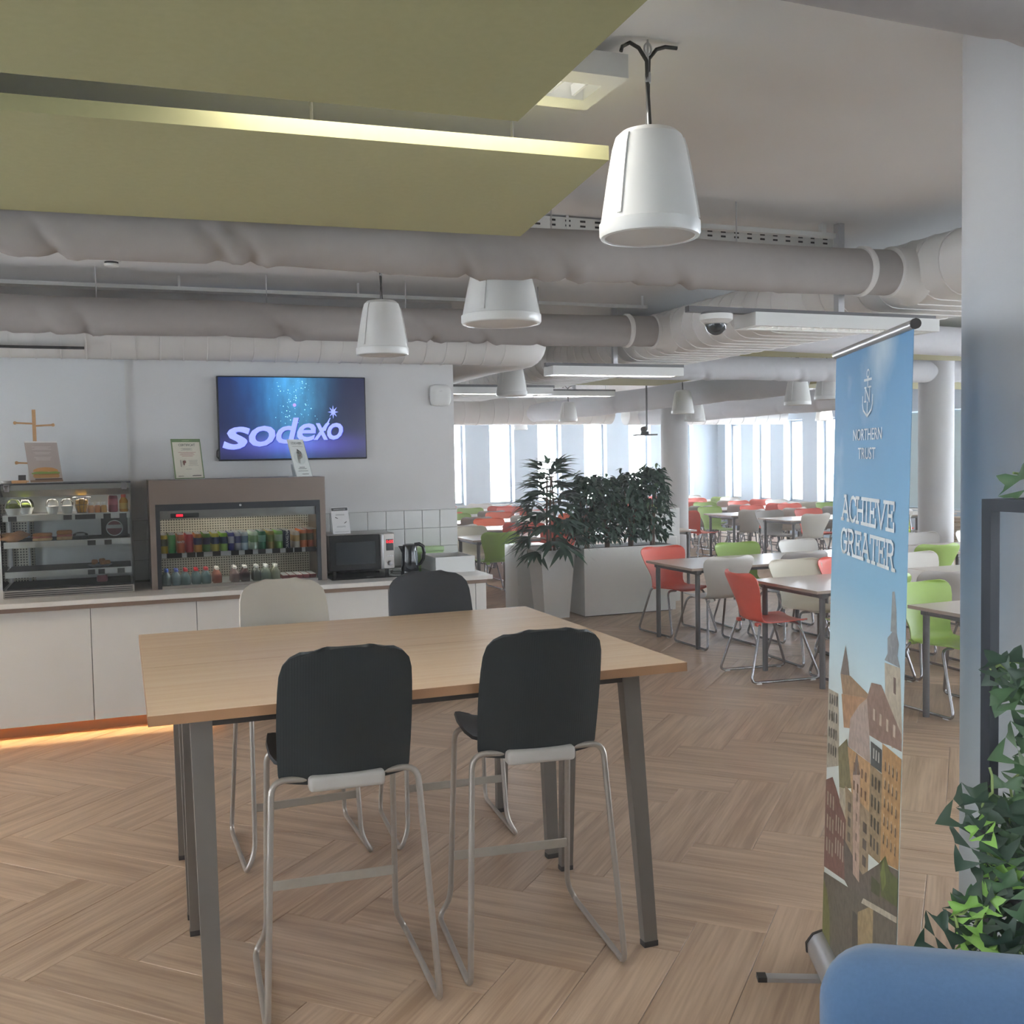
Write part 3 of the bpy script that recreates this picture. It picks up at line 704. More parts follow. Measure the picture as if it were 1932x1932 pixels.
# ---- glass display case (X -.735..+.062, Y 7.32..7.86, z .9..1.645)
dc = thing('display_case', 'glass refrigerated display case with sandwiches and salads on the counter', 'display case', (0, 0, .9))
A, B, YF, YB = -.735, .062, 7.32, 7.86
obj('base', G().rbox(A, B, YF, YB, 0, .052, .004, 1), m_inox, dc)
for i in range(3): obj('louvre', G().box(A+.01, B-.01, YF-.004, YF, .01+.013*i, .016+.013*i), m_dark, dc, smooth=False)
obj('floor_tray', G().box(A+.02, B-.02, YF+.03, YB-.02, .053, .06), m_dark, dc, smooth=False)
def back_mat():
    m = mat('perforated_panel', 'b9b3a8', .6, var=.02); n = m.node_tree.nodes; L = m.node_tree.links
    tc = n.new('ShaderNodeTexCoord'); v = n.new('ShaderNodeVectorMath'); v.operation = 'SCALE'; v.inputs['Scale'].default_value = 55; L.new(tc.outputs['Object'], v.inputs[0])
    fr = n.new('ShaderNodeVectorMath'); fr.operation = 'FRACTION'; L.new(v.outputs[0], fr.inputs[0])
    sb = n.new('ShaderNodeVectorMath'); sb.operation = 'SUBTRACT'; sb.inputs[1].default_value = (.5, 0, .5); L.new(fr.outputs[0], sb.inputs[0])
    mu = n.new('ShaderNodeVectorMath'); mu.operation = 'MULTIPLY'; mu.inputs[1].default_value = (1, 0, 1); L.new(sb.outputs[0], mu.inputs[0])
    ln = n.new('ShaderNodeVectorMath'); ln.operation = 'LENGTH'; L.new(mu.outputs[0], ln.inputs[0])
    lt = n.new('ShaderNodeMath'); lt.operation = 'LESS_THAN'; lt.inputs[1].default_value = .27; L.new(ln.outputs['Value'], lt.inputs[0])
    mx = n.new('ShaderNodeMix'); mx.data_type = 'RGBA'; L.new(lt.outputs[0], mx.inputs[0]); mx.inputs[6].default_value = (*lin('cdc6b6'), 1); mx.inputs[7].default_value = (*lin('3a352f'), 1)
    L.new(mx.outputs[2], n['Principled BSDF'].inputs['Base Color']); return m
m_perf = back_mat()
obj('back_panel', G().box(A+.01, B-.01, YB-.012, YB, .052, .70), m_tile, dc, smooth=False)
obj('perforated_side', G().box(A+.02, A+.16, YB-.03, YB-.014, .06, .60), m_perf, dc, smooth=False)
for z, nm in ((.525, 0), (.35, 1), (.155, 2)):
    sh = obj('shelf', G().box(A+.015, B-.015, YF+.05, YB-.03, z, z+.012), m_dark if nm else m_inox, dc, smooth=False)
    obj('price_rail', G().box(A+.012, B-.012, YF+.042, YF+.05, z-.026, z+.014), m_wplast, sh, smooth=False)
obj('hood', G().prism([(YF+.03, .735), (YB, .735), (YB, .66), (YF+.16, .655), (YF+.03, .70)], A+.012, B-.012, axis='x'), m_inox, dc, smooth=False)
obj('top_plate', G().rbox(A-.002, B+.002, YF-.002, YB, .735, .745, .002, 1), m_dframe, dc)
obj('front_glass', G().box(A+.004, B-.004, YF+.002, YF+.008, .052, .733), m_glass, dc, smooth=False)
obj('side_glass', G().box(B-.006, B, YF+.002, YB, .052, .735), m_glass, dc, smooth=False)
obj('side_glass', G().box(A, A+.006, YF+.002, YB, .052, .735), m_glass, dc, smooth=False)
for x in (A+.008, A+.12, B-.014): obj('upright', G().box(x, x+.012, YB-.045, YB-.03, .052, .735), m_alu, dc, smooth=False)
for x in (A+.03, B-.06): obj('glass_hinge', G().rbox(x, x+.035, YF-.008, YF+.012, .69, .74, .003, 1), m_dleg, dc)
l = bpy.data.lights.new('case_light', 'AREA'); l.shape = 'RECTANGLE'; l.size = .7; l.size_y = .03; l.energy = 1.6; l.color = (1, .9, .74)
lo = bpy.data.objects.new('case_light', l); COL.objects.link(lo); lo.parent = dc; lo.location = ((A+B)/2, YF+.2, .65)
def price_tags(parent, y, z, spans, h=.032):
    for x0, x1, wh in spans: obj('price_tag', G().box(x0, x1, y-.003, y, z, z+h), m_tagw if wh else m_tag, parent, smooth=False)
price_tags(dc, YF+.042, .499, ((-.69, -.64, 0), (-.36, -.31, 0), (-.29, -.21, 0), (-.21, -.165, 0), (-.115, -.07, 0), (-.065, -.02, 1), (-.015, .03, 0)))
price_tags(dc, YF+.042, .324, ((-.22, -.17, 0), (-.165, -.12, 1), (-.115, -.07, 0)))
price_tags(dc, YF+.042, .129, ((-.225, -.18, 0), (-.16, -.12, 0), (-.11, -.045, 1), (-.04, .005, 0), (.01, .04, 1)))
# contents of the display case
m_dome = glass('clear_plastic', (.95, .96, .96), 1.5)
m_salad = mat('salad', '8c9a4a', .7, var=.6, scale=60, bump=.5, bscale=80); m_bread = mat('crust', 'b07a45', .7, var=.25, scale=30, bump=.4, bscale=60)
m_crumb = mat('crumb', 'd9b98a', .8, var=.15, scale=40); m_ham = mat('ham', 'b86a58', .6, var=.2, scale=40); m_cream = mat('dessert_cream', 'e5d9cc', .5, var=.1); m_choc = mat('chocolate', '5a3626', .5, var=.2)
Z1, Z2, Z3 = 1.4372, 1.2622, 1.0672
def salad_bowl(x, y, lab):
    o = thing('salad_bowl', lab, 'salad', (x, y, Z1), group='salads in the display case')
    obj('bowl', G().lathe([(.035, 0), (.045, .03), (.052, .045)], n=24), m_wplast, o)
    obj('salad', G().lathe([(.05, .043), (.044, .06), (.02, .075), (0, .078)], n=16), m_salad, o)
    obj('dome_lid', G().lathe([(.054, .045), (.05, .075), (.035, .098), (.0, .107)], n=24, cap=False), m_dome, o)
salad_bowl(-.665, 7.45, 'salad bowl with clear dome lid at the end of the top case shelf'); salad_bowl(-.60, 7.56, 'salad bowl with clear dome lid standing behind the front salad')
for i, x in enumerate((-.43, -.34)):
    o = thing('dessert_cup', ('pale dessert cup with domed lid beside the empty end of the shelf', 'pale dessert cup with domed lid next to the wire basket')[i], 'dessert', (x, 7.46, Z1), group='dessert cups in the display case')
    obj('cup', G().lathe([(.028, 0), (.038, .045), (.04, .05)], n=24), m_wplast, o); obj('filling', G().lathe([(.037, .048), (.02, .055), (0, .057)], n=18), m_cream, o)
    obj('dome_lid', G().lathe([(.042, .05), (.04, .075), (.025, .095), (0, .1)], n=24, cap=False), m_dome, o)
o = thing('fruit_basket', 'wire basket of yellow snacks on the top case shelf', 'basket', (-.25, 7.48, Z1), group=None)
for k in range(10):
    a = k*pi/5; obj('wire', G().tube([(.03*cos(a), .03*sin(a), 0), (.045*cos(a), .045*sin(a), .06), (.055*cos(a+.15), .055*sin(a+.15), .105)], .0018, 5), m_chrome, o)
for z, r_ in ((.0, .03), (.055, .044), (.104, .055)): obj('wire_ring', G().tube([(r_*cos(k*pi/8), r_*sin(k*pi/8), z) for k in range(16)], .002, 5, close=True), m_chrome, o)
obj('snack_heap', G().lathe([(.028, .004), (.042, .05), (.04, .085), (.015, .095), (0, .097)], n=12), mat('yellow_snack', 'd8a648', .5, var=.35, scale=40, bump=.6, bscale=60), o)
for i, x in enumerate((-.192, -.151, -.112)):
    o = thing('smoothie_bottle', 'small %s smoothie bottle with white cap, %s beside the wire basket' % (('peach', 'orange', 'apricot')[i], ORD[i]), 'bottle', (x, 7.44, Z1), group='small smoothie bottles')
    obj('bottle', G().lathe([(.018, 0), (.0195, .005), (.0195, .04), (.012, .052)], n=18), mat('smoothie%d' % i, ('d9a070', 'd68b4a', 'd8a45e')[i], .3), o); obj('cap', G().lathe([(.014, .05), (.014, .068)], n=16), m_wplast, o)
def can(x, y, z, col, lab, cat='can', group=None, r=.0265, h=.132, band=None, top='d2d2cf', text=None):
    o = thing('drink_can', lab, cat, (x, y, z), group=group)
    me = CAN.get((col, r, h))
    if not me: me = CAN[(col, r, h)] = mesh('can_body', G().lathe([(r*.8, 0), (r, .006), (r, h-.014), (r*.84, h-.003)], n=18), mat('can_'+col, col, .3, metal=.25, var=.05))
    obj('can_body', me, None, o)
    mt = CAN.get(('top', r, h))
    if not mt: mt = CAN[('top', r, h)] = mesh('can_lid', G().lathe([(r*.85, h-.003), (r*.85, h), (r*.78, h), (r*.76, h-.004), (0, h-.004)], n=18, cap=False), m_alu)
    obj('can_lid', mt, None, o)
    if band:
        key = ('band', band, r); mb = CAN.get(key)
        if not mb: mb = CAN[key] = mesh('can_band', G().lathe([(r+.0006, h*.42), (r+.0006, h*.78)], n=18, cap=False), mat('band_'+band, band, .35))
        obj('can_band', mb, None, o)
    if text:
        g = textmesh(text[0], text[1], bold=.02)
        if text[2]: g.v = [(-p[2]+text[1]*.5, 0, p[0]) for p in g.v]
        g.v = [((r+.0012)*sin(p[0]/r), -(r+.0012)*cos(p[0]/r), p[2]+h*text[3]) for p in g.v]
        obj('can_lettering', g, mat('can_print_white', 'f2f2f2', .4), o, smooth=False, fix=False)
    return o
CAN = {}
can(-.053, 7.45, Z1, '7c2432', 'dark red drink can on the top shelf of the display case', r=.031, h=.115, band='a84a55')
o = thing('juice_bottle', 'orange juice bottle with orange cap on the top case shelf', 'bottle', (.014, 7.44, Z1))
obj('bottle', G().lathe([(.024, 0), (.027, .006), (.027, .075), (.014, .098)], n=20), mat('orange_juice', 'e0a032', .25), o); obj('cap', G().lathe([(.016, .098), (.016, .118)], n=16), mat('orange_cap', 'd9582a', .4), o)
obj('juice_label', G().lathe([(.0276, .02), (.0276, .06)], n=20, cap=False), mat('yellow_label', 'e8c258', .5), o)
def bread(x, y, z, lab, kind):
    o = thing('sandwich', lab, 'sandwich', (x, y, z), group='sandwiches in the display case')
    if kind == 'baguette':
        for k in range(4):
            r = [[(.07*(i/8-.5)*2*.9+.012*k-.02, -.05+.032*k+.018*sin(pi*i/8)*cos(a*pi/5)*1.2, .022+.006*k+.03*max(.25, sin(pi*i/8))*sin(a*pi/5)) for a in range(10)] for i in range(9)]
            obj('bread_roll', G().loft(r), m_bread, o, ang=60)
    else:
        obj('bottom_slice', G().rbox(-.06, .06, -.045, .045, 0, .018, .008, 2), m_crumb, o); obj('filling', G().rbox(-.058, .058, -.047, .043, .018, .028, .003, 1), m_ham, o); obj('top_slice', G().rbox(-.06, .06, -.045, .045, .028, .05, .012, 2), m_bread, o)
    return o
bread(-.655, 7.46, Z2, 'stack of filled baguettes on the middle case shelf', 'baguette'); bread(-.498, 7.46, Z2, 'flat toasted sandwich next to the baguettes', 'toast'); bread(-.363, 7.46, Z2, 'thick ham sandwich beside the clear tray', 'toast').scale = (.8, 1, 1.25)
bread(-.74+.035, 7.60, Z2, 'filled roll half cut off at the case end', 'toast')
o = thing('clear_tray', 'clear plastic food tray on the middle case shelf', 'tray', (-.265, 7.47, Z2)); obj('tray', G().rbox(-.05, .05, -.05, .05, 0, .02, .006, 1), m_dframe, o); obj('lid', G().lathe([(.05, .02), (.045, .036), (.02, .046), (0, .047)], n=16, cap=False), m_dome, o)
o = thing('round_food_pack', 'round sealed tray of red cold cuts leaning on the middle shelf', 'food pack', (-.05, 7.52, Z2)); obj('card_back', G().rbox(-.085, .085, .02, .026, 0, .15, .004, 1), m_tag, o)
obj('tray', G().lathe([(.052, .012), (.055, -.004)], (0, 0, .062), 28, axis='y'), m_wplast, o); obj('cold_cuts', G().lathe([(.048, -.006), (.0, -.008)], (0, 0, .062), 28, axis='y', cap=False), mat('red_cuts', '8a4350', .4, var=.3, scale=30), o)
obj('paper_band', G().box(-.048, .048, -.0115, -.009, .06, .085), m_tagw, o, smooth=False)
o = thing('snack_plate', 'dark plate of brown pastries on the lowest case shelf', 'plate', (-.15, 7.5, Z3)); obj('plate', G().lathe([(.05, 0), (.075, .012), (.08, .014)], n=24), m_dframe, o)
for k in range(5): obj('pastry', G().rbox(-.022, .022, -.015, .015, 0, .028, .008, 1), m_bread, o, loc=(.045*cos(k*1.3), .035*sin(k*1.3), .012+.01*(k % 2)), rz=k*.8)
can(-.14, 7.5, .962, '9a5560', 'pink tub on the floor of the display case', cat='tub', r=.035, h=.05)

# ---- cold cabinet with drinks (X .175..1.37, Y 7.34..7.87, z .9..1.645)
fr = thing('drinks_cabinet', 'taupe metal counter fridge with glass front full of cans', 'fridge', (0, 0, .9))
FA, FB, FY, FK = .175, 1.368, 7.34, 7.87
g = G(); g.box(FA, FA+.038, FY, FK, 0, .58); g.box(FB-.038, FB, FY, FK, 0, .58); g.box(FA, FB, FY, FK, .58, .745); obj('casing', g, m_fridge, fr, smooth=False)
obj('cabinet_floor', G().box(FA+.038, FB-.038, FY+.01, FK, 0, .012), m_wplast, fr, smooth=False)
g = G(); g.box(FA+.038, FA+.066, FY+.004, FY+.03, .0, .58); g.box(FB-.066, FB-.038, FY+.004, FY+.03, .0, .58); g.box(FA+.066, FB-.066, FY+.004, FY+.03, .535, .58); obj('door_frame', g, m_dframe, fr, smooth=False)
obj('lock', G().lathe([(.008, -.004), (.008, .002)], (.775, FY+.004, .56), 16, axis='y'), m_alu, fr)
obj('cabinet_back', G().box(FA+.038, FB-.038, FK-.014, FK, .012, .58), m_perf, fr, smooth=False)
obj('control_strip', G().box(FA+.066, FB-.066, FY+.035, FY+.07, .475, .535), m_inox, fr, smooth=False)
dsp = obj('control_display', G().rbox(.311, .498, FY+.031, FY+.036, .485, .515, .003, 1), m_dframe, fr)
obj('red_digits', G().box(.348, .392, FY+.0295, FY+.031, .493, .508), mat('red_led', 'ff2030', .5, emit=2.5, ecol='ff1a30'), dsp, smooth=False)
sh = obj('shelf', G().box(FA+.04, FB-.04, FY+.06, FK-.02, .225, .233), m_alu, fr, smooth=False)
obj('price_rail', G().box(FA+.066, FB-.066, FY+.052, FY+.06, .206, .24), m_dframe, sh, smooth=False)
price_tags(fr, FY+.052, .208, ((.245, .278, 1), (.29, .37, 0), (.378, .41, 1), (.415, .46, 0), (.468, .474, 1), (.48, .515, 0), (.522, .582, 1), (.588, .632, 0), (.636, .706, 1), (.712, .756, 0), (.76, .80, 1), (.805, .85, 0), (.856, .892, 1), (.9, .94, 0), (.945, .99, 1), (.996, 1.04, 0), (1.046, 1.085, 1), (1.09, 1.13, 0), (1.138, 1.146, 1), (1.2, 1.225, 1)))
obj('glass_door', G().box(FA+.066, FB-.066, FY+.014, FY+.019, .004, .535), glass('door_glass', (.9, .92, .92), 1.0), fr, smooth=False)
obj('front_ledge', G().box(FA+.066, FB-.066, FY+.005, FY+.05, .0, .018), m_inox, fr, smooth=False)
obj('inner_guard', G().box(FA+.07, FB-.07, FY+.054, FY+.057, .012, .075), m_glass, fr, smooth=False)
l = bpy.data.lights.new('fridge_light', 'AREA'); l.shape = 'RECTANGLE'; l.size = 1.0; l.size_y = .03; l.energy = 2.2; l.color = (1, .9, .72)
lo = bpy.data.objects.new('fridge_light', l); COL.objects.link(lo); lo.parent = fr; lo.location = (.77, FY+.14, .56); lo.rotation_euler = (radians(20), 0, 0)
l = bpy.data.lights.new('bottle_fill_light', 'AREA'); l.shape = 'RECTANGLE'; l.size = 1.0; l.size_y = .02; l.energy = .9; l.color = (1, .93, .8)  # added fill light under the shelf to brighten bottles and caps
lo = bpy.data.objects.new('bottle_fill_light', l); COL.objects.link(lo); lo.parent = fr; lo.location = (.77, FY+.08, .2); lo.rotation_euler = (radians(15), 0, 0)
cols = [(.263, 'd8c23a', 'yellow', '4a5a30'), (.317, '2f9a4a', 'bright green', None), (.375, 'd4622c', 'orange', None), (.433, 'b8293a', 'red', None), (.49, 'c98a34', 'amber and navy', '24356b'), (.547, '4f8a3a', 'green and navy', '20305a'), (.606, 'c5b53a', 'yellow and navy', '24386a'), (.664, '88b83c', 'lime and navy', '22406a'),
        (.714, '3a3f9a', 'slim indigo and silver', 'c3c6d6'), (.758, 'c4c6d2', 'slim silver and blue', '3b4a9c'), (.805, 'b3c8d6', 'pale blue', '5a8ab0'), (.873, 'c9e0c9', 'white and mint', '7fb07a'), (.929, '2e7a5a', 'dark green', '8fc8b0'), (.987, 'b5a05a', 'golden', '8a9a4a'), (1.047, '8bbf6a', 'light green', 'c4dbb8'), (1.101, '2a3350', 'midnight blue', None),
        (1.168, 'd9cfc0', 'pale fruit print', 'd8b070'), (1.219, 'c4662f', 'tall orange juice', '6a5a2a'), (1.27, 'b8582a', 'tall rust juice', '5a4a22'), (1.306, 'c98a5a', 'apricot', None)]
for i, (x, c, nm, bd) in enumerate(cols):
    slim = nm.startswith('slim'); r_ = .0215 if slim else .0255
    if i == 19: r_ = .02
    for k in range(4):
        tx = None
        if k == 0 and nm == 'midnight blue': tx = ('ORANGINA', .018, 1, .5)
        if k == 0 and nm == 'orange': tx = ('FANTA', .015, 0, .55)
        can(x, 7.435+k*.073, 1.1334, c, ('front %s drink can on the fridge shelf' % nm) if k == 0 else '%s drink can, %s from the fridge glass in its row' % (nm, ORD[k]), group='cans on the fridge shelf', r=r_, h=.12 if nm == 'pale fruit print' else .134, band=bd, text=tx)
def pet(x, y, col, capc, lab, liquid, s=1):
    o = thing('plastic_bottle', lab, 'bottle', (x, y, .9125), group='bottles on the fridge floor')
    key = ('pet', liquid); me = CAN.get(key)
    if not me: me = CAN[key] = mesh('bottle_body', G().lathe([(.026, 0), (.0315, .004), (.0315, .05), (.028, .068), (.013, .09), (.011, .096)], n=18), mat('pet_'+liquid, col, .12, trans=.55, var=.05))
    obj('bottle_body', me, None, o); kc = ('cap', capc); mc = CAN.get(kc)
    if not mc: mc = CAN[kc] = mesh('bottle_cap', G().lathe([(.0135, .094), (.0135, .111), (.012, .113)], n=16), mat('cap_'+capc, capc, .4))
    obj('bottle_cap', mc, None, o)
bt = [(.274, '9fb8c0', '2f55b5', 'blue cap water'), (.339, '9fb8c4', '3a4fae', 'deep blue cap water'), (.401, '8fb0b4', 'c02634', 'red cap water'), (.472, '88a8ae', 'b8202c', 'crimson cap water'), (.539, '90b2b8', 'c4303c', 'scarlet cap water'), (.613, 'd98a72', 'e6e2dd', 'salmon drink'), (.733, 'b89a96', 'dcdad8', 'rose drink'), (.805, '6a4a48', 'd8d6d4', 'dark plum drink'), (.885, '8a8f86', 'd0d0ce', 'grey drink'), (.952, 'b4c0b0', 'dedede', 'clear drink'), (1.018, 'b0b49a', 'dcdcd8', 'pale lemon drink')]
for i, (x, c, cc, nm) in enumerate(bt):
    for k in range(2): pet(x, 7.44+k*.09, c, cc, ('front bottle of %s on the fridge floor' if k == 0 else 'bottle of %s behind the front one on the fridge floor') % nm, nm.replace(' ', '_'))
for i in range(5):
    o = thing('snack_carton', 'flat red and white snack carton on the fridge floor, %s from the bottles' % ORD[i], 'carton', (1.085+.049*i, 7.52, .9125), group='snack cartons')
    obj('carton', G().rbox(-.023, .023, -.1, .12, 0, .028, .003, 1), mat('red_carton', 'a03a40', .5, var=.25, scale=40), o); obj('carton_lid', G().box(-.02, .02, -.095, .115, .028, .0295), m_tagw, o, smooth=False)

# ---- induction hob, microwave, kettle, boxes
o = thing('induction_hob', 'black glass hob plate lying on the worktop under microwave and kettle', 'hob', (0, 0, .9))
obj('glass_plate', G().rbox(1.385, 2.18, 7.255, 7.68, .0005, .008, .002, 1), mat('black_glass', '17181a', .08, var=.02), o)
obj('ring_mark', G().lathe([(.02, .0082), (.028, .0084), (.03, .0082)], (1.68, 7.32, 0), 24), m_alu, o)
mw = thing('microwave', 'silver microwave with black door and red digits on the worktop', 'microwave', (0, 0, .9085))
MX0, MX1, MY = 1.408, 1.905, 7.48
obj('housing', G().rbox(MX0, MX1, MY, 7.872, .03, .30, .006, 2), m_inox, mw)
for x in (MX0+.05, MX1-.05):
    for y in (MY+.05, 7.83): obj('foot', G().lathe([(.014, 0), (.016, .03)], (x, y, 0), 12), m_cap, mw)
dr = obj('door', G().rbox(MX0+.003, 1.79, MY-.018, MY, .033, .297, .004, 1), mat('black_gloss', '101214', .12, var=.02), mw)
obj('door_window', G().box(MX0+.05, 1.755, MY-.0195, MY-.018, .08, .245), mat('dark_window', '2b3136', .1, var=.05), dr, smooth=False)
obj('handle', G().rbox(1.79, 1.815, MY-.04, MY-.012, .035, .295, .006, 2), m_alu, dr)
pn = obj('control_panel', G().rbox(1.818, MX1-.003, MY-.012, MY, .033, .297, .003, 1), m_inox, mw)
obj('display', G().box(1.838, 1.893, MY-.0135, MY-.012, .17, .255), m_dframe, pn, smooth=False)
g = textmesh('0:00', .022, bold=.02); obj('red_digits', g, mat('red_led2', 'ff2030', .5, emit=1.2, ecol='ff1426'), pn, loc=(1.866, MY-.0145, .226), smooth=False, fix=False)
obj('dial', G().lathe([(.017, 0), (.016, -.02), (.012, -.022), (0, -.022)], (1.866, MY-.012, .075), 24, axis='y'), m_alu, pn)
for k in range(3): obj('button', G().rbox(1.842+.018*k, 1.856+.018*k, MY-.0145, MY-.012, .125, .132, .001, 1), m_alu, pn)
kt = thing('kettle', 'glossy black electric kettle standing on the hob', 'kettle', (2.0, 7.40, .9085)); m_kt = mat('black_kettle', '14171d', .12, var=.03)
obj('power_base', G().lathe([(.068, 0), (.07, .006), (.066, .02)], n=28), m_kt, kt)
obj('kettle_body', G().lathe([(.062, .02), (.066, .03), (.063, .09), (.06, .15), (.055, .19), (.053, .2)], n=32), m_kt, kt)
obj('kettle_lid', G().lathe([(.053, .2), (.05, .212), (.03, .218), (0, .219)], n=28), m_kt, kt)
obj('spout', G().loft([[(-.05, -.025, .15), (-.05, .025, .15), (-.05, 0, .13)], [(-.06, -.022, .195), (-.06, .022, .195), (-.075, 0, .185)], [(-.05, -.02, .205), (-.05, .02, .205), (-.088, 0, .207)]]), m_kt, kt)
obj('handle', G().tube([(.04, 0, .212), (.075, 0, .214), (.105, 0, .195), (.113, 0, .15), (.105, 0, .1), (.085, 0, .07), (.06, 0, .055)], [.013, .014, .014, .013, .012, .012, .011], 10), m_kt, kt)
obj('water_gauge', G().rbox(.030, .044, -.056, -.046, .06, .17, .003, 1), mat('gauge', '8f979c', .15), kt, rz=0)
obj('power_cord', G().tube([(-.06, .03, .006), (-.1, .06, .006), (-.12, .12, .006), (-.08, .2, .006)], .004, 6), m_cable, kt)
o = thing('storage_tray', 'open white rectangular tray at the counter end', 'tray', (2.335, 7.53, .9)); a, b, h, t = .155, .2, .118, .008
g = G(); g.box(-a, a, -b, -b+t, 0, h); g.box(-a, a, b-t, b, 0, h); g.box(-a, -a+t, -b+t, b-t, 0, h); g.box(a-t, a, -b+t, b-t, 0, h); obj('tray_walls', g, m_wplast, o, smooth=False)
obj('tray_floor', G().box(-a+t, a-t, -b+t, b-t, .001, .008), m_dleg, o, smooth=False)
obj('tray_cards', G().box(-a+.02, a-.02, -b+.06, b-.02, .06, .078), mat('grey_card', '8d8882', .7), o, smooth=False)
o = thing('green_box', 'translucent green plastic box behind the white tray', 'box', (2.25, 7.80, .9)); obj('box_body', G().rbox(-.12, .12, -.06, .06, 0, .13, .008, 2), mat('green_plastic', 'a9c98a', .35, var=.03), o); obj('box_lid', G().rbox(-.125, .125, -.065, .065, .13, .165, .006, 2), mat('green_lid', 'b9d6a0', .35), o)

# ---- table signs: sheets leaning back on small feet, turned towards the hall
def sign(name, label, loc, w, h, yaw, lean, base, art):
    o = thing(name, label, 'sign', loc, yaw, group='counter signs')
    lx = radians(lean)
    sh = obj('sheet', G().box(-w/2, w/2, -.0015, .0015, 0, h), base, o, smooth=False, rot=(-lx, 0, 0))
    obj('stand_foot', G().rbox(-w/2, w/2, -.005, .09, -.004, 0, .001, 1), m_wplast, o)
    obj('stand_back', G().box(-w/2+.01, w/2-.01, .05, .053, 0, h*.35), m_wplast, o, smooth=False, rot=(-lx*.6, 0, 0))
    g = G()
    for x0, x1, z0, z1, c in art['rects']:
        g.add([(x0*w-w/2, -.0022, z0*h), (x1*w-w/2, -.0022, z0*h), (x1*w-w/2, -.0022, z1*h), (x0*w-w/2, -.0022, z1*h)], [(0, 1, 2, 3)], c)
    for pl, c in art.get('polys', ()):
        g.add([(x*w-w/2, -.0026, z*h) for x, z in pl], [tuple(range(len(pl)))], c)
    pr = obj('sheet_print', g, m_printc, sh, smooth=False, fix=False)
    for body, x, z, hh, c, bo in art.get('text', ()):
        q = textmesh(body, hh*h, bold=bo); obj('lettering', q, mat('ink_'+c, c, .6), sh, loc=(x*w-w/2, -.003, z*h), smooth=False, fix=False)
    return o
def lines(x0, x1, zs, c, th=.008, jit=.0):
    rnd = random.Random(int(zs[0]*1000)); out = []
    for z in zs:
        cut = rnd.uniform(0, jit); out.append((x0+cut, x1-cut, z-th/2, z+th/2, c))
    return out
burger = [([(.12+.76*(.5-.5*cos(a*pi/9)), .08+.02*0) for a in (0,)]+[(.15, .1), (.88, .1), (.92, .14), (.88, .2), (.12, .2), (.1, .14)], 'b98a52'),
          ([(.1, .19), (.92, .19), (.95, .23), (.8, .26), (.6, .24), (.4, .27), (.2, .25), (.06, .22)], '7d9a45'), ([(.14, .17), (.9, .17), (.9, .2), (.14, .2)], '9a4f38'),
          ([(.12, .25), (.9, .25), (.88, .3), (.74, .345), (.5, .36), (.28, .345), (.14, .3)], 'c08a4e')]
burger[0] = (burger[0][0][1:], burger[0][1])
sign('menu_sign', 'menu sign with burger picture standing on the display case', (-.46, 7.52, 1.6495), .215, .285, radians(26), 16, mat('taupe_paper', 'b3a69f', .6, var=.05),
     {'rects': [(0, 1, 0, .05, '8a6f58'), (0, 1, .965, 1, 'e4e2e0'), (.15, .98, .05, .085, '5a4034')]+lines(.18, .8, [.86, .83, .80, .72, .69, .60, .57, .54], 'cfc6c0', .012, .15), 'polys': burger})
sign('certificate', 'green framed certificate standing on the drinks fridge', (.455, 7.5, 1.6495), .215, .285, radians(20), 12, mat('ivory_paper', 'd8d3c2', .6, var=.03),
     {'rects': [(0, 1, .92, 1, '66804f'), (0, .04, 0, 1, '66804f'), (.965, 1, 0, 1, '66804f'), (0, 1, 0, .02, '66804f'), (.38, .62, .945, .965, 'a9b890'), (.24, .27, .3, .47, '8a857a'), (.3, .46, .3, .305, 'c5bfae'), (.3, .305, .3, .48, 'c5bfae')]
      + lines(.3, .7, [.76, .74, .72], '9a958a', .01, .08)+lines(.2, .8, [.66, .63, .60, .57], 'b0786e', .01, .12)+lines(.5, .85, [.46, .435, .41, .385, .36, .33], 'a8a396', .01, .05)+lines(.4, .6, [.24], '9a958a', .01)+lines(.12, .3, [.07], '7a756a', .015)+lines(.6, .9, [.075], '55524a', .02),
      'polys': [([(.34, .34), (.38, .34), (.38, .38), (.43, .4), (.43, .45), (.37, .46), (.33, .44)], '6a3f34')], 'text': (('CERTIFICAT', .52, .82, .055, '4a4a40', .015),)})
sign('label_sign', 'narrow white label sign standing on the fridge in front of the screen', (1.245, 7.46, 1.6495), .148, .285, radians(30), 20, mat('white_paper', 'dfe3e0', .6, var=.02),
     {'rects': [(0, .02, 0, 1, '8f9a94'), (.98, 1, 0, 1, '8f9a94')]+lines(.2, .85, [.80], '8d918c', .008)+lines(.25, .75, [.24, .2], '6a6e6a', .016, .1)+lines(.2, .8, [.14], '7a7e7a', .014)+lines(.4, .8, [.055], '4a4e4a', .014),
      'polys': [([(.5+.36*cos(a*pi/10), .5+.19*sin(a*pi/10)) for a in range(20)], 'cfd6d2'), ([(.34, .36), (.46, .34), (.5, .46), (.68, .5), (.7, .6), (.56, .66), (.38, .6)], '8d8d84'), ([(.36, .62), (.7, .58), (.66, .66), (.46, .74), (.42, .68)], '55554e'), ([(.5, .52), (.6, .53), (.6, .58), (.5, .58)], 'b0514a')],
      'text': (('SDK', .33, .86, .06, '8d9a92', 0), ('LABEL', .68, .875, .045, '3f4a44', .012), ('Produit', .68, .845, .02, '3f4a44', .0))})
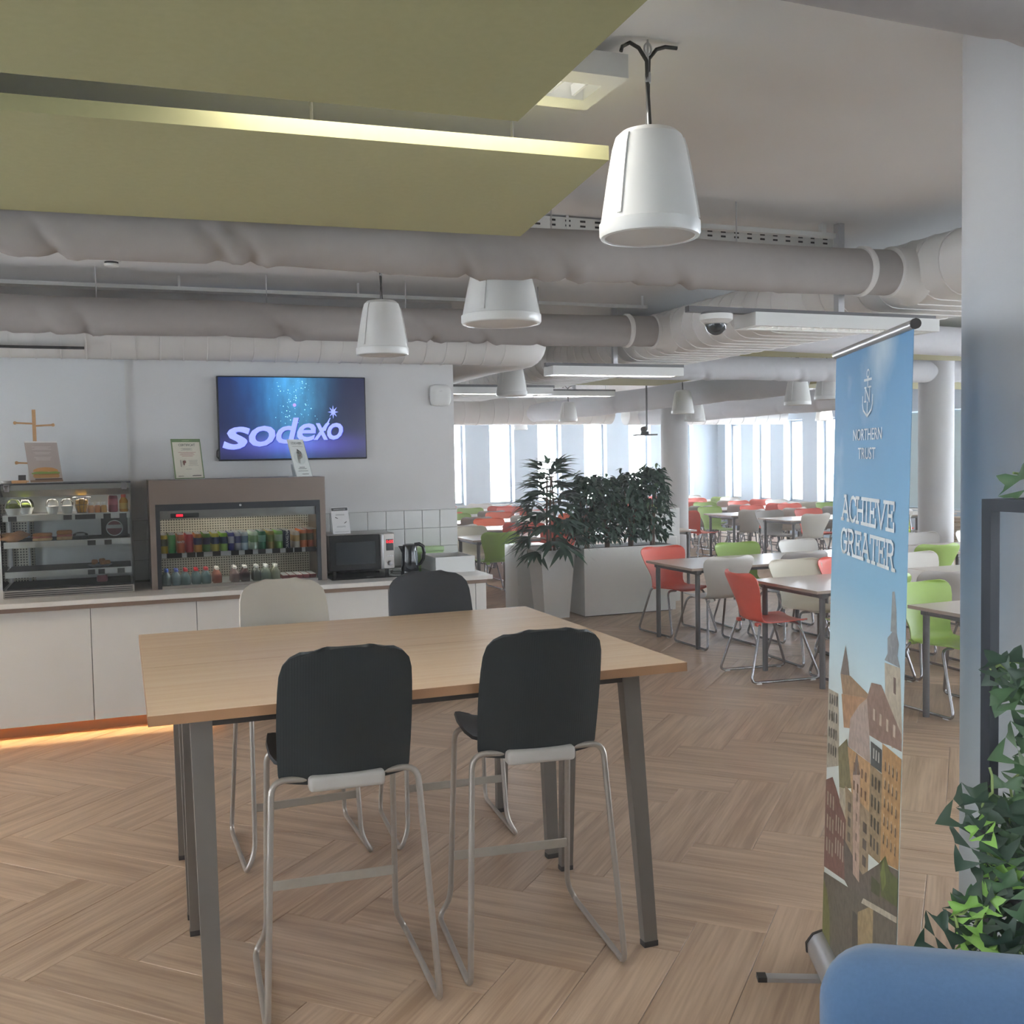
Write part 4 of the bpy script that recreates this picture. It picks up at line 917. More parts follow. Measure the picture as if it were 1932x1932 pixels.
sign('notice_sign', 'white notice card with black header standing on the microwave', (1.535, 7.6, 1.2125), .14, .20, radians(12), 12, mat('white_paper2', 'e6e6e6', .6, var=.02),
     {'rects': [(.04, .96, .86, .97, '3a3a3c')]+lines(.25, .75, [.72, .69], '9a9a9c', .012)+lines(.25, .75, [.27, .24], 'a0a0a2', .012)+lines(.1, .9, [.06], '8a8a8c', .012), 'polys': [([(.2, .6), (.34, .56), (.36, .58), (.22, .63)], '4a4a4c'), ([(.7, .36), (.84, .42), (.83, .45), (.69, .39)], '4a4a4c')],
      'text': (('INFORMATIONS', .5, .89, .045, 'e8e8e8', .0),)})
# wooden mug tree, little card
o = thing('mug_tree', 'wooden peg stand behind the menu sign on the display case', 'peg stand', (-.535, 7.68, 1.6455)); m_pine = mat('pine', 'c79a6b', .5, var=.12, scale=30, stretch=(6, 6, 1))
obj('foot', G().lathe([(.07, 0), (.07, .012), (.05, .016)], n=24), m_pine, o); obj('post', G().box(-.011, .011, -.011, .011, .014, .495), m_pine, o, smooth=False)
for z, s in ((.40, -1), (.385, 1), (.13, -1), (.16, 1)):
    p = obj('peg', G().tube([(0, 0, z), (s*.115, 0, z+.006)], .006, 8), m_pine, o); obj('peg_knob', G().lathe([(0, -.012), (.011, -.006), (.011, .006), (0, .012)], (s*.118, 0, z+.006), 12, axis='x'), m_pine, p)
o = thing('price_card', 'tiny black card in a pale wooden block on the display case', 'card', (-.62, 7.42, 1.6455)); obj('block', G().rbox(-.045, .045, -.02, .02, 0, .02, .003, 1), m_pine, o); obj('card', G().box(-.005, .04, -.002, .002, .015, .055), m_tag, o, smooth=False, rot=(-.2, 0, 0))
o = thing('ceramic_dish', 'small pale dish next to the menu sign on the display case', 'dish', (-.70, 7.5, 1.6455)); obj('dish', G().lathe([(.03, 0), (.035, .012), (.04, .018)], n=20), m_wplast, o); obj('dish_filling', G().lathe([(.034, .012), (0, .016)], n=16, cap=False), m_cream, o)

# ================================================================== HIGH TABLES AND STOOLS
def high_table(y0, y1, lab, legs):
    o = thing('high_table', lab, 'table', (.973, (y0+y1)/2, 0), group='beech high tables'); h = (y1-y0)/2; a = .922
    obj('tabletop', G().box(-a, a, -h+.001, h-.001, .968, 1.0), m_table, o, smooth=False)
    g = G(); t = .0008; g.box(-a-t, a+t, -h, -h+.0012, .968, .9995); g.box(-a-t, a+t, h-.0012, h, .968, .9995); g.box(-a-t, -a, -h, h, .968, .9995); g.box(a, a+t, -h, h, .968, .9995); obj('edge_band', g, m_edge, o, smooth=False)
    for x in (-.765, .737):
        for (yt, yb) in legs:
            rings = [[(x-w/2, y-d/2, z), (x+w/2, y-d/2, z), (x+w/2, y+d/2, z), (x-w/2, y+d/2, z)] for z, y, w, d in ((.012, yb, .052, .034), (.94, yt, .066, .05), (.967, yt, .066, .05))]
            lg = obj('leg', G().loft(rings), m_leg, o, smooth=False)
            obj('foot_cap', G().box(x-.027, x+.027, yb-.018, yb+.018, 0, .02), m_cap, lg, smooth=False)
        g = G().box(x-.02, x+.02, legs[0][0], legs[1][0], .925, .967); obj('end_rail', g, m_dleg, o, smooth=False)
    for (yt, yb) in legs: obj('apron', G().box(-.765, .737, yt-.018, yt+.018, .93, .967), m_apron, o, smooth=False)
    return o
high_table(3.212, 3.985, 'beech high table closer to the viewer, with two dark stools', ((-.28, -.418), (.25, .318)))
high_table(3.988, 4.80, 'beech high table on the counter side, pushed against the other one', ((-.27, -.33), (.27, .308)))

def arc(p0, p1, p2, n=6):
    p0, p1, p2 = Vector(p0), Vector(p1), Vector(p2); return [((1-t)**2*p0+2*t*(1-t)*p1+t*t*p2) for t in [i/n for i in range(n+1)]]
def bend_path(pts, r=.05, n=5):
    P = [Vector(p) for p in pts]; out = [P[0]]
    for i in range(1, len(P)-1):
        a = P[i]+(P[i-1]-P[i]).normalized()*min(r, (P[i-1]-P[i]).length*.45); b = P[i]+(P[i+1]-P[i]).normalized()*min(r, (P[i+1]-P[i]).length*.45)
        out += arc(a, P[i], b, n)
    return out+[P[-1]]
def stool():
    o = thing('bar_stool', '', 'stool', group='bar stools at the high tables')
    # seat: shallow pan with raised side edges
    grid = []
    prof = [(.205, .772, .155), (.20, .783, .19), (.17, .79, .212), (.08, .785, .222), (-.05, .778, .222), (-.13, .777, .212), (-.18, .783, .196), (-.2, .79, .17)]
    for y, z, hw in prof: grid.append([(hw*u, y, z+.028*abs(u)**3+.0) for u in [-1+2*j/14 for j in range(15)]])
    obj('seat', G().shell(grid, -.011), m_black, o, ang=60)
    # backrest: rounded shield, slightly concave
    rows = []
    zs = [.745, .751, .772, .86, .93, .99, 1.05, 1.10, 1.135, 1.158, 1.171, 1.176]
    hws = [.194, .204, .2095, .2125, .2135, .2125, .210, .206, .196, .176, .145, .10]
    for z, hw in zip(zs, hws):
        t = (z-.745)/.431; yc = -.222-.096*t-.02*t*t
        rows.append([(hw*u, yc+.045*(u*hw/.21)**2, z-.008*(1-abs(u)**2)*(1-t)+.012*(1-u*u)*t**6) for u in [-1+2*j/16 for j in range(17)]])
    obj('backrest', G().shell(rows, .012), m_rib, o, ang=60)
    obj('seat_bracket', G().rbox(-.12, .12, -.245, .1, .722, .772, .014, 3), mat('seat_pan_grey', 'c6c2bd', .45, var=.02), o, ang=60)
    for s in (-1, 1):
        p = bend_path([(s*.10, -.2, .757), (s*.232, -.2, .762), (s*.272, -.288, .011), (s*.272, .262, .011), (s*.232, .232, .09), (s*.218, .15, .765), (s*.10, .12, .757)], .05, 6)
        obj('sled_leg', G().tube(p, .0105, 12), m_steel, o, ang=60)
    obj('footrest', G().rbox(-.222, .222, .196, .203, .247, .282, .002, 1), m_fbar, o)
    return o
st = stool(); st.location = (.645, 3.385, 0); st.rotation_euler = (0, 0, radians(-3)); 
st['label'] = 'black-backed bar stool seen from behind, farther from the banner'
dup(st, (1.318, 3.385, 0), radians(-6), 'black-backed bar stool seen from behind, on the banner side')
m_beige = mat('beige_plastic', 'c9c3b8', .5, var=.02); m_beiger = mat('beige_ribbed', 'c9c3b8', .5, var=.02)
dup(st, (.71, 4.66, 0), radians(181), 'beige bar stool on the counter side of the high tables', swap={'black_plastic': m_beige, 'black_ribbed_plastic': m_beiger})
dup(st, (1.40, 4.62, 0), radians(176), 'charcoal bar stool on the counter side of the high tables, before the kettle', swap={'black_plastic': mat('charcoal_plastic', '34353a', .5), 'black_ribbed_plastic': mat('charcoal_back', '34353a', .5)})

# ================================================================== DINING HALL
m_dtop = mat('white_laminate', 'd9d0c8', .22, var=.03, scale=3); m_dedge = mat('laminate_edge', 'a9988a', .5)
def dining_table():
    o = thing('dining_table', '', 'table', group='dining tables')
    a, b = .795, .425
    obj('tabletop', G().box(-a, a, -b, b, .718, .74), m_dtop, o, smooth=False)
    g = G(); t = .001; g.box(-a-t, a+t, -b-t, -b, .718, .7395); g.box(-a-t, a+t, b, b+t, .718, .7395); g.box(-a-t, -a, -b, b, .718, .7395); g.box(a, a+t, -b, b, .718, .7395); obj('edge_band', g, m_dedge, o, smooth=False)
    for x in (-.7, .7):
        for y in (-.36, .36):
            lg = obj('leg', G().tube([(x, y, 0), (x, y, .70)], .022, 12), m_dleg, o); obj('leg_bracket', G().rbox(x-.028, x+.028, y-.028, y+.028, .675, .717, .006, 1), m_dleg, lg)
        obj('end_rail', G().tube([(x, -.36, .69), (x, .36, .69)], .018, 10), m_dleg, o)
    for y in (-.34, .34): obj('long_rail', G().box(-.7, .7, y-.012, y+.012, .685, .717), m_dleg, o, smooth=False)
    return o
def shell_chair():
    o = thing('dining_chair', '', 'chair', group='dining hall chairs')
    prof = [(.225, .435, .14, 0), (.222, .447, .185, 0), (.20, .455, .205, 0), (.10, .452, .218, .1), (-.03, .446, .216, .2), (-.13, .447, .205, .35), (-.185, .462, .192, .6), (-.212, .50, .182, .9),
            (-.225, .55, .186, 1), (-.24, .61, .206, 1), (-.257, .67, .232, 1), (-.277, .73, .254, 1), (-.295, .78, .262, 1), (-.305, .805, .252, 1), (-.311, .822, .226, 1), (-.313, .83, .18, 1)]
    grid = []
    for y, z, hw, bk in prof:
        row = []
        for j in range(13):
            u = -1+2*j/12
            row.append((hw*u, y+bk*.05*u*u, z+(1-bk)*.018*abs(u)**3+(bk if z > .7 else 0)*.006*u*u))
        grid.append(row)
    obj('seat_shell', G().shell(grid, -.007), m_coral, o, ang=70)
    for s in (-1, 1):
        p = bend_path([(s*.10, -.17, .438), (s*.185, -.185, .438), (s*.262, -.305, .014), (s*.262, .285, .014), (s*.205, .13, .437), (s*.10, .12, .437)], .05, 5)
        lg = obj('sled_leg', G().tube(p, .0105, 10), m_chrome, o, ang=60)
        obj('clip', G().rbox(s*.15-.022, s*.15+.022, -.205, -.165, .424, .452, .005, 1), m_coral, o)
        for y in (-.24, .22): obj('glide', G().rbox(s*.262-.01, s*.262+.01, y-.022, y+.022, 0, .012, .003, 1), m_wplast, lg)
    return o
m_coral = mat('coral_plastic', 'd75c4b', .42, var=.03)
CM = {'coral': m_coral, 'white': mat('white_shell', 'd3d1cc', .42, var=.02), 'green': mat('lime_green_shell', '93b254', .42, var=.03), 'grey': mat('grey_shell', 'a5a19e', .45, var=.02), 'cream': mat('cream_shell', 'd9d4c2', .42, var=.02), 'orange': mat('orange_shell', 'e2663f', .42, var=.02)}
tproto = dining_table(); cproto = shell_chair(); used = {'t': 0, 'c': 0}
def put_table(x0, y0, lab):
    loc = (x0+.8, y0+.425, 0)
    if not used['t']: used['t'] = 1; tproto.location = loc; tproto['label'] = lab; return
    dup(tproto, loc, 0, lab)
def put_chair(x, y, rz, col, lab):
    if not used['c'] and col == 'coral': used['c'] = 1; cproto.location = (x, y, 0); cproto.rotation_euler = (0, 0, rz); cproto['label'] = lab; return
    dup(cproto, (x, y, 0), rz, lab, swap={'coral_plastic': CM[col]})
def row(block, x0, y0, ntab, near, far):
    """tables side by side from x0; near/far are chair colours per seat (None = empty)"""
    for t in range(ntab): put_table(x0+1.605*t, y0, 'white-topped dining table, %s along the row %s' % (ORD[t], block))
    for side, cs in (('near', near), ('far', far)):
        for i, c in enumerate(cs):
            if not c: continue
            rr = random.Random(int(x0*100)*7+int(y0*100)*13+i*5+(side == 'near'))
            x = x0+.40+.805*i+rr.uniform(-.05, .05); y = y0+.25+rr.uniform(-.05, .015) if side == 'near' else y0+.85+.06+rr.uniform(-.02, .06)
            put_chair(x, y, (0 if side == 'near' else pi)+rr.uniform(-.09, .09), c, '%s chair, %s on the %s side of the row %s' % (c, ORD[i], side, block))
# tables beside the banner
row('behind the banner foot', 4.80, 4.47, 2, [None, 'white', 'coral', 'white'], ['green', 'white', 'grey', 'coral'])
row('with the turned coral chair', 4.71, 6.14, 2, [None, 'grey', 'white', 'green'], [None, 'coral', 'white', 'grey'])
put_chair(5.27, 6.34, radians(3), 'green', 'green chair tucked under the table of the turned coral chair')
put_chair(5.40, 7.10, radians(176), 'cream', 'cream chair facing the viewer behind the turned coral chair')
row('beside the long planter', 4.71, 7.89, 3, ['white', 'grey', 'coral', 'green', None, 'white'], ['coral', 'green', 'white', 'coral', 'grey', 'white'])
put_chair(4.74, 6.76, radians(-96), 'coral', 'coral chair turned sideways at the end of its table, on open floor')
# block behind the screen wall corner
rows = [(12.0, ['green', 'coral', None, None], ['cream', 'coral', 'grey', None]), (13.65, ['white', 'coral', 'coral', None], ['green', 'orange', 'white', None]), (15.3, ['coral', 'grey', 'white', 'orange'], ['green', 'green', 'orange', 'white']), (16.95, ['white', 'orange', 'grey', 'coral'], ['coral', 'white', 'green', 'coral']), (18.6, ['white', 'coral', 'white', 'coral'], [None, 'white', 'coral', 'white'])]
for i, (y, n_, f_) in enumerate(rows): row('%s behind the palm' % ORD[i], 4.05, y, 2, n_, f_)
# block before the window wall
rows = [(12.8, ['white', 'white', 'white', 'grey'], ['grey', 'coral', 'grey', 'coral']), (14.4, ['white', 'white', 'grey', 'grey'], ['green', 'coral', 'coral', 'green']), (16.0, ['grey', 'grey', 'coral', 'white'], ['green', 'green', 'coral', 'white']), (17.6, ['green', 'coral', 'white', 'coral'], ['coral', 'grey', 'coral', 'white']), (19.2, ['white', 'grey', 'coral', 'green'], ['white', 'green', 'coral', 'white'])]
for i, (y, n_, f_) in enumerate(rows): row('%s by the window wall' % ORD[i], 9.35, y, 2, n_, f_)
put_chair(9.05, 14.85, radians(-80), 'coral', 'coral chair at the table end beyond the white dining chairs, back turned')
put_chair(8.6, 15.3, radians(-70), 'white', 'white chair beside the far round column, turned away')
row('behind the slim column', 10.6, 9.6, 1, ['white', 'coral'], ['green', 'coral'])

def ribbed_chair(x, y, rz, col, lab):
    o = thing('ribbed_chair', lab, 'chair', (x, y, 0), rz, group='ribbed lounge chairs'); m = mat('ribbed_'+col, col, .6, var=.04)
    for k in range(9): obj('back_rib', G().rbox(-.22, .22, -.24-.012*k-.018, -.24-.012*k+.018, .46+.046*k, .504+.046*k, .016, 2), m, o, ang=60)
    for k in range(8): obj('seat_rib', G().rbox(-.22, .22, -.2+.052*k, -.152+.052*k, .43, .466, .014, 2), m, o, ang=60)
    for s in (-1, 1): obj('side_frame', G().tube(bend_path([(s*.235, -.345, .88), (s*.235, -.225, .44), (s*.235, .22, .44), (s*.235, .24, .012), (s*.235, -.25, .012)], .06), .011, 8), m_chrome, o, ang=60)
ribbed_chair(9.75, 10.85, radians(165), 'b9d42f', 'lime ribbed lounge chair beside the slim round column')
ribbed_chair(10.62, 10.75, radians(-70), 'bfae9c', 'beige ribbed lounge chair on the window side of the slim column')

# ================================================================== PLANTERS
m_soil = mat('soil', '3a2f28', .95, var=.3, scale=60, bump=.5, bscale=80)
m_stem = mat('plant_stem', '6d5546', .8, var=.25, scale=40)
m_leafd = mat('dark_leaf', '2c4a38', .42, var=.35, scale=14); m_leafp = mat('palm_leaf', '33503f', .45, var=.3, scale=14)
def leaf_mesh(name, l, w, m, fold=.25, droop=.2, n=5):
    g = G(); v = []; f = []
    for i in range(n+1):
        t = i/n; hw = w*sin(pi*min(1, t**.8*1.0))**.8*(1 if t < 1 else 0)+.0004; z = -droop*l*t*t
        v += [(l*t, -hw, z+fold*hw), (l*t, 0, z), (l*t, hw, z+fold*hw)]
    for i in range(n):
        a = 3*i; f += [(a, a+1, a+4, a+3), (a+1, a+2, a+5, a+4)]
    return mesh(name, g.add(v, f), m, ang=80, fix=False)
# tapered planter with a palm
o = thing('tapered_planter', 'tall tapered white planter holding the palm', 'planter', (4.395, 10.33, 0))
tp = []
for z, h in ((0, .145), (.735, .2), (.745, .2), (.745, .185), (.66, .18)): tp.append([(-h, -h, z), (h, -h, z), (h, h, z), (-h, h, z)])
obj('pot', G().loft(tp), m_wplast, o, smooth=False); obj('soil', G().box(-.182, .182, -.182, .182, .655, .70), m_soil, o, smooth=False)
o = thing('white_block_planter', 'plain white planter block standing behind the tapered planter', 'planter', (4.40, 11.02, 0)); obj('pot', G().rbox(-.22, .22, -.2, .2, 0, .75, .01, 2), m_wplast, o)
pm = thing('potted_palm', 'bushy dark palm with long thin leaves in the tapered planter', 'plant', (4.395, 10.33, .70))
rnd = random.Random(21)
for k in range(3):
    a = k*2.1; obj('stem', G().tube([(.04*cos(a), .04*sin(a), 0), (.05*cos(a), .05*sin(a), .4), (.03*cos(a+.5), .03*sin(a+.5), .85)], [.016, .013, .009], 8), m_stem, pm)
lmp = [leaf_mesh('leaf', l, w_, m_leafp, .3, dr, 5) for l, w_, dr in ((.32, .021, .2), (.28, .021, .35), (.36, .023, .45))]
cnt = 0
gx = G()
for k in range(66):
    t = (k % 33)/32; z = .03+.86*t; az = k*2.4+rnd.uniform(-.3, .3); el = radians(5+55*t**1.5+rnd.uniform(-12, 12)); pl = .10+.11*sin(pi*min(t+.2, 1))
    b0 = Vector((.04*cos(az), .04*sin(az), z)); b1 = b0+Vector((cos(az)*cos(el), sin(az)*cos(el), sin(el)))*pl
    if k < 33: obj('leaf_stalk', G().tube([b0, b0.lerp(b1, .5)+Vector((0, 0, .015)), b1], .0035, 5), m_stem, pm)
    for q in range(9):
        s = (q-4)/4; lm = lmp[(k+q) % 3]; e2 = el-.35*abs(s)-.1+rnd.uniform(-.1, .1)
        eu = (s*.5, -e2*.7, az+s*1.0); sc = (1.0-.18*abs(s))*rnd.uniform(.85, 1.1)*(1.0-.25*t)
        if k < 33: lf = obj('leaf', lm, None, pm, loc=b1); lf.rotation_euler = eu; lf.scale = (sc, 1.35*sc, sc)
        else:
            from mathutils import Euler
            R_ = Euler(eu).to_matrix(); gx.add([tuple(b1+R_ @ Vector((v.co.x*sc*.9, v.co.y*1.35*sc, v.co.z*sc))) for v in lm.vertices], [tuple(p.vertices) for p in lm.polygons])
fo = obj('inner_foliage', gx, m_leafp, pm, ang=80, fix=False); fo['kind'] = 'stuff'
# long planter with ficus plants
o = thing('long_planter', 'long white box planter holding four ficus plants', 'planter', (5.25, 10.33, 0)); a, b = .565, .24
g = G(); g.box(-a, a, -b, -b+.02, .012, .75); g.box(-a, a, b-.02, b, .012, .75); g.box(-a, -a+.02, -b+.02, b-.02, .012, .75); g.box(a-.02, a, -b+.02, b-.02, .012, .75); g.box(-a+.02, a-.02, -b+.02, b-.02, .012, .03)
obj('trough', g, m_wplast, o, smooth=False); obj('base', G().box(-a+.03, a-.03, -b+.03, b-.03, 0, .012), m_cap, o, smooth=False); obj('soil', G().box(-a+.02, a-.02, -b+.02, b-.02, .66, .715), m_soil, o, smooth=False)
lf_f = [leaf_mesh('leaf', .078, .019, m_leafd, .35, .3, 4), leaf_mesh('leaf', .065, .017, mat('green_leaf', '48663f', .42, var=.3, scale=14), .35, .45, 4)]
def ficus(x, y, h, sp, seed, lab):
    o = thing('ficus_plant', lab, 'plant', (x, y, .715), group='ficus plants in the long planter'); rnd = random.Random(seed); g = G(); tips = []
    for k in range(5):
        a = k*1.26+rnd.uniform(-.3, .3); p = [Vector((.02*cos(a), .02*sin(a), 0))]
        for j in range(4):
            p.append(Vector((cos(a)*sp*.5*(j+1)/4*rnd.uniform(.5, 1.2), sin(a)*sp*.4*(j+1)/4*rnd.uniform(.5, 1.2), h*.8*(j+1)/4*rnd.uniform(.9, 1.05))))
        obj('stem', G().tube(p, [.011, .009, .007, .005, .004], 6), m_stem, o); tips += p[1:]
    me0 = [(v.co.copy()) for v in lf_f[0].vertices]; fc = [tuple(q.vertices) for q in lf_f[0].polygons]
    def place():
        t = rnd.random()**.8; z = .1+(h-.1)*t; rad = sp*(.35+.65*sin(pi*min(1, .25+.7*t)))*rnd.random()**.45; a = rnd.uniform(0, 2*pi)
        return Vector((rad*cos(a), rad*.8*sin(a), z)), a
    for i in range(640):
        p, a = place(); R_ = Matrix.Rotation(a+rnd.uniform(-.9, .9), 3, 'Z') @ Matrix.Rotation(rnd.uniform(-.3, 1.0), 3, 'Y') @ Matrix.Rotation(rnd.uniform(-.6, .6), 3, 'X'); s = rnd.uniform(.85, 1.35)
        g.add([tuple(p+R_ @ (v*s)) for v in me0], fc)
    fo = obj('foliage', g, m_leafd, o, ang=80, fix=False); fo['kind'] = 'stuff'
    for i in range(46):
        p, a = place(); p.x *= 1.15; p.y = -abs(p.y)*1.1; p.z = min(p.z*1.08, h*1.06); l_ = obj('leaf', lf_f[i % 2], None, o, loc=p); l_.rotation_euler = (rnd.uniform(-.5, .5), rnd.uniform(-.2, .9), a+rnd.uniform(-.8, .8)); q = rnd.uniform(.9, 1.35); l_.scale = (q, q, q)
ficus(4.83, 10.33, .83, .21, 1, 'ficus next to the palm in the long planter'); ficus(5.10, 10.36, .80, .2, 2, 'second ficus from the palm in the long planter'); ficus(5.38, 10.33, .85, .21, 3, 'third ficus from the palm in the long planter'); ficus(5.66, 10.33, .90, .22, 4, 'ficus with pale arching sprigs at the free end of the long planter')
# low white divider behind the planter
o = thing('divider_panel', 'white low divider board behind the end of the long planter', 'divider', (6.0, 10.75, 0)); obj('board', G().rbox(-.35, .25, -.02, .02, .0, 1.12, .004, 1), m_wplast, o); obj('socket_box', G().rbox(.06, .2, -.035, -.02, .62, .78, .004, 1), m_wplast, o)

# ================================================================== ROLL-UP BANNER
LB, RB, LT = Vector((2.216, 2.863, 0)), Vector((1.874, 2.128, 0)), Vector((2.266, 2.844, 2.082))
ax = (RB-LB); BL = ax.length; ax.normalize(); BW = .857; up = (LT-LB); BH = up.length; up.normalize(); nn = ax.cross(up).normalized()
bn = thing('banner_stand', 'tall blue roll-up banner with white letters and an old town picture', 'banner', LB)
def B3(s, t, e=0): return tuple(ax*(s*.946)+up*(t*.948+.091)+nn*e)
n_out = 1 if nn.dot(Vector((0, 0, 1.75))-LB) > 0 else -1
def bquad(g, pts, e, col=None): g.add([B3(s, t, e*n_out) for s, t in pts], [tuple(range(len(pts)))], col)
m_ban = bpy.data.materials.new('printed_sky'); m_ban.use_nodes = True
def sky_print(m):
    n = m.node_tree.nodes; L = m.node_tree.links; b = n['Principled BSDF']; b.inputs['Roughness'].default_value = .6
    tc = n.new('ShaderNodeTexCoord'); sx = n.new('ShaderNodeSeparateXYZ'); L.new(tc.outputs['Object'], sx.inputs[0])
    cr = n.new('ShaderNodeValToRGB'); el = cr.color_ramp.elements; mr = n.new('ShaderNodeMath'); mr.operation = 'DIVIDE'; mr.inputs[1].default_value = 2.1; L.new(sx.outputs[2], mr.inputs[0]); L.new(mr.outputs[0], cr.inputs[0])
    for i, (p, c) in enumerate(((.40, 'dfe6e2'), (.52, 'c2d9e2'), (.64, '86b4d2'), (.80, '6d9fc6'), (1.0, '5a8cb8'))):
        e = el[i] if i < 2 else el.new(p); e.position = p; e.color = (*lin(c), 1)
    no = n.new('ShaderNodeTexNoise'); no.inputs['Scale'].default_value = 2.6; no.inputs['Detail'].default_value = 6; mp = n.new('ShaderNodeMapping'); mp.inputs['Rotation'].default_value = (.6, 0, 0); L.new(tc.outputs['Object'], mp.inputs[0]); L.new(mp.outputs[0], no.inputs['Vector'])
    c2 = n.new('ShaderNodeValToRGB'); c2.color_ramp.elements[0].position = .52; c2.color_ramp.elements[1].position = .78; c2.color_ramp.elements[1].color = (.6, .6, .6, 1); L.new(no.outputs['Fac'], c2.inputs[0])
    mx = n.new('ShaderNodeMix'); mx.data_type = 'RGBA'; L.new(c2.outputs[0], mx.inputs[0]); L.new(cr.outputs[0], mx.inputs[6]); mx.inputs[7].default_value = (*lin('d6e2e6'), 1)
    L.new(mx.outputs[2], b.inputs['Base Color'])
sky_print(m_ban)
g = G(); g.add([B3(s, t, e) for e in (-.0006, .0006) for s, t in ((0, -.03), (BW, -.03), (BW, 2.085), (0, 2.085))], [(0, 1, 2, 3), (7, 6, 5, 4), (0, 4, 5, 1), (1, 5, 6, 2), (2, 6, 7, 3), (3, 7, 4, 0)])
obj('banner_sheet', g, m_ban, bn, smooth=False)
obj('top_rail', G().tube([B3(-.008, 2.095), B3(BW+.008, 2.095)], .013, 14), m_alu, bn)
obj('rail_end_cap', G().tube([B3(BW+.008, 2.095), B3(BW+.016, 2.095)], .014, 12), m_cap, bn)
obj('support_pole', G().tube([B3(BW/2, -.04, -.03*n_out), B3(BW/2, 2.09, -.03*n_out)], .009, 8), m_alu, bn)
ca = Vector((ax.x, ax.y, 0)); cn = Vector((nn.x*n_out, nn.y*n_out, 0)).normalized()
prof = [(-.05, .0), (.05, .0), (.052, .03), (.03, .062), (0, .075), (-.03, .062), (-.052, .03)]
obj('cassette', G().loft([[tuple(ca*s+cn*a_+Vector((0, 0, z_+.018))) for a_, z_ in prof] for s in (.0, BL)]), m_alu, bn, ang=50)
for s in (-.012, BL): obj('cassette_end', G().loft([[tuple(ca*q+cn*a_*1.08+Vector((0, 0, z_*1.06+.016))) for a_, z_ in prof] for q in (s, s+.012)]), m_cap, bn, ang=50)
for s in (.16, BL-.16):
    f_ = obj('foot', G().loft([[tuple(ca*(s+q)+cn*d+Vector((0, 0, z_))) for q, z_ in ((-.018, 0), (.018, 0), (.018, .014), (-.018, .014))] for d in (-.2, .22)]), m_alu, bn, smooth=False)
    obj('foot_tip', G().loft([[tuple(ca*(s+q)+cn*d+Vector((0, 0, z_))) for q, z_ in ((-.019, 0), (.019, 0), (.019, .016), (-.019, .016))] for d in (.22, .25)]), m_cap, f_, smooth=False)
# old town print
town = G()
TP = [('c9c0ac', [(0, .9), (.145, .914), (.183, .672), (0, .61)]), ('c3b9a6', [(.675, 1.13), (.822, 1.144), (.857, .95), (.85, .93), (.766, .90), (.70, .95)]), ('848d96', [(.697, 1.207), (.742, 1.233), (.783, 1.235), (.806, 1.207), (.793, 1.173), (.822, 1.144), (.674, 1.137), (.701, 1.162)]),
      ('8d979e', [(.731, 1.347), (.752, 1.35), (.773, 1.304), (.783, 1.235), (.725, 1.231), (.728, 1.291)]), ('5a4038', [(.764, 1.106), (.786, 1.107), (.79, 1.06), (.767, 1.061)]),
      ('6f635f', [(.226, 1.098), (.266, 1.048), (.287, 1.003), (.168, .989)]), ('a58463', [(.168, .989), (.298, 1.009), (.511, .998), (.512, .985), (.204, .927)]), ('b98a62', [(.189, .924), (.512, .985), (.447, .868), (.23, .818)]),
      ('8e6f63', [(.544, 1.041), (.648, 1.057), (.848, .963), (.857, .916), (.75, .903), (.675, .889), (.522, .874), (.5, .982)]), ('b9a59b', [(.414, .94), (.5, .982), (.533, .891), (.555, .792), (.292, .773), (.311, .869)]),
      ('c99a68', [(.278, .769), (.555, .792), (.558, .617), (.348, .632)]), ('c2935c', [(.675, .889), (.857, .895), (.857, .58), (.684, .54)]), ('9c8362', [(.555, .792), (.683, .797), (.685, .527), (.556, .51)]), ('3f4648', [(.555, .862), (.67, .868), (.675, .80), (.56, .79)]),
      ('7d7550', [(.162, .729), (.276, .792), (.346, .646), (.191, .596)]), ('a89274', [(.263, .63), (.56, .64), (.56, .40), (.292, .40)]), ('7d5148', [(0, .565), (.095, .605), (.287, .52), (.292, .314), (0, .245)]), ('c9bda6', [(.19, .60), (.27, .62), (.285, .52), (.2, .55)]), ('5f5650', [(.263, .45), (.5, .42), (.695, .538), (.857, .579), (.857, .437), (.336, .31), (.292, .314)]),
      ('cdae9c', [(.361, .696), (.447, .723), (.466, .38), (.391, .378)]), ('7a6c68', [(.402, .783), (.45, .724), (.361, .696)]), ('5e584d', [(0, .225), (.336, .31), (.683, .417), (.857, .439), (.857, -.03), (0, -.03)]), ('a89268', [(.462, .283), (.629, .379), (.63, .10), (.461, -.0)]), ('3d3833', [(.40, .26), (.455, .27), (.47, .2), (.46, -.02), (.40, -.02)]),
      ('6d7030', [(0, .20), (.05, .18), (.10, .12), (.12, -.03), (0, -.03)]), ('cfc6b4', [(.52, .353), (.857, .446), (.855, .428), (.497, .328)]), ('4d5a2c', [(.684, .533), (.736, .574), (.782, .546), (.857, .554), (.857, .474), (.704, .44)]), ('6f8038', [(.69, .5), (.72, .56), (.75, .5), (.72, .46)]), ('3e4528', [(.60, .46), (.69, .47), (.69, .43), (.60, .41)])]
def mute(c): return ''.join('%02x' % int(int(c[i:i+2], 16)*.78+q*.22) for i, q in ((0, 178), (2, 168), (4, 156)))
for i, (c, pl) in enumerate(TP): bquad(town, pl, .0012+.00005*i, mute(c))
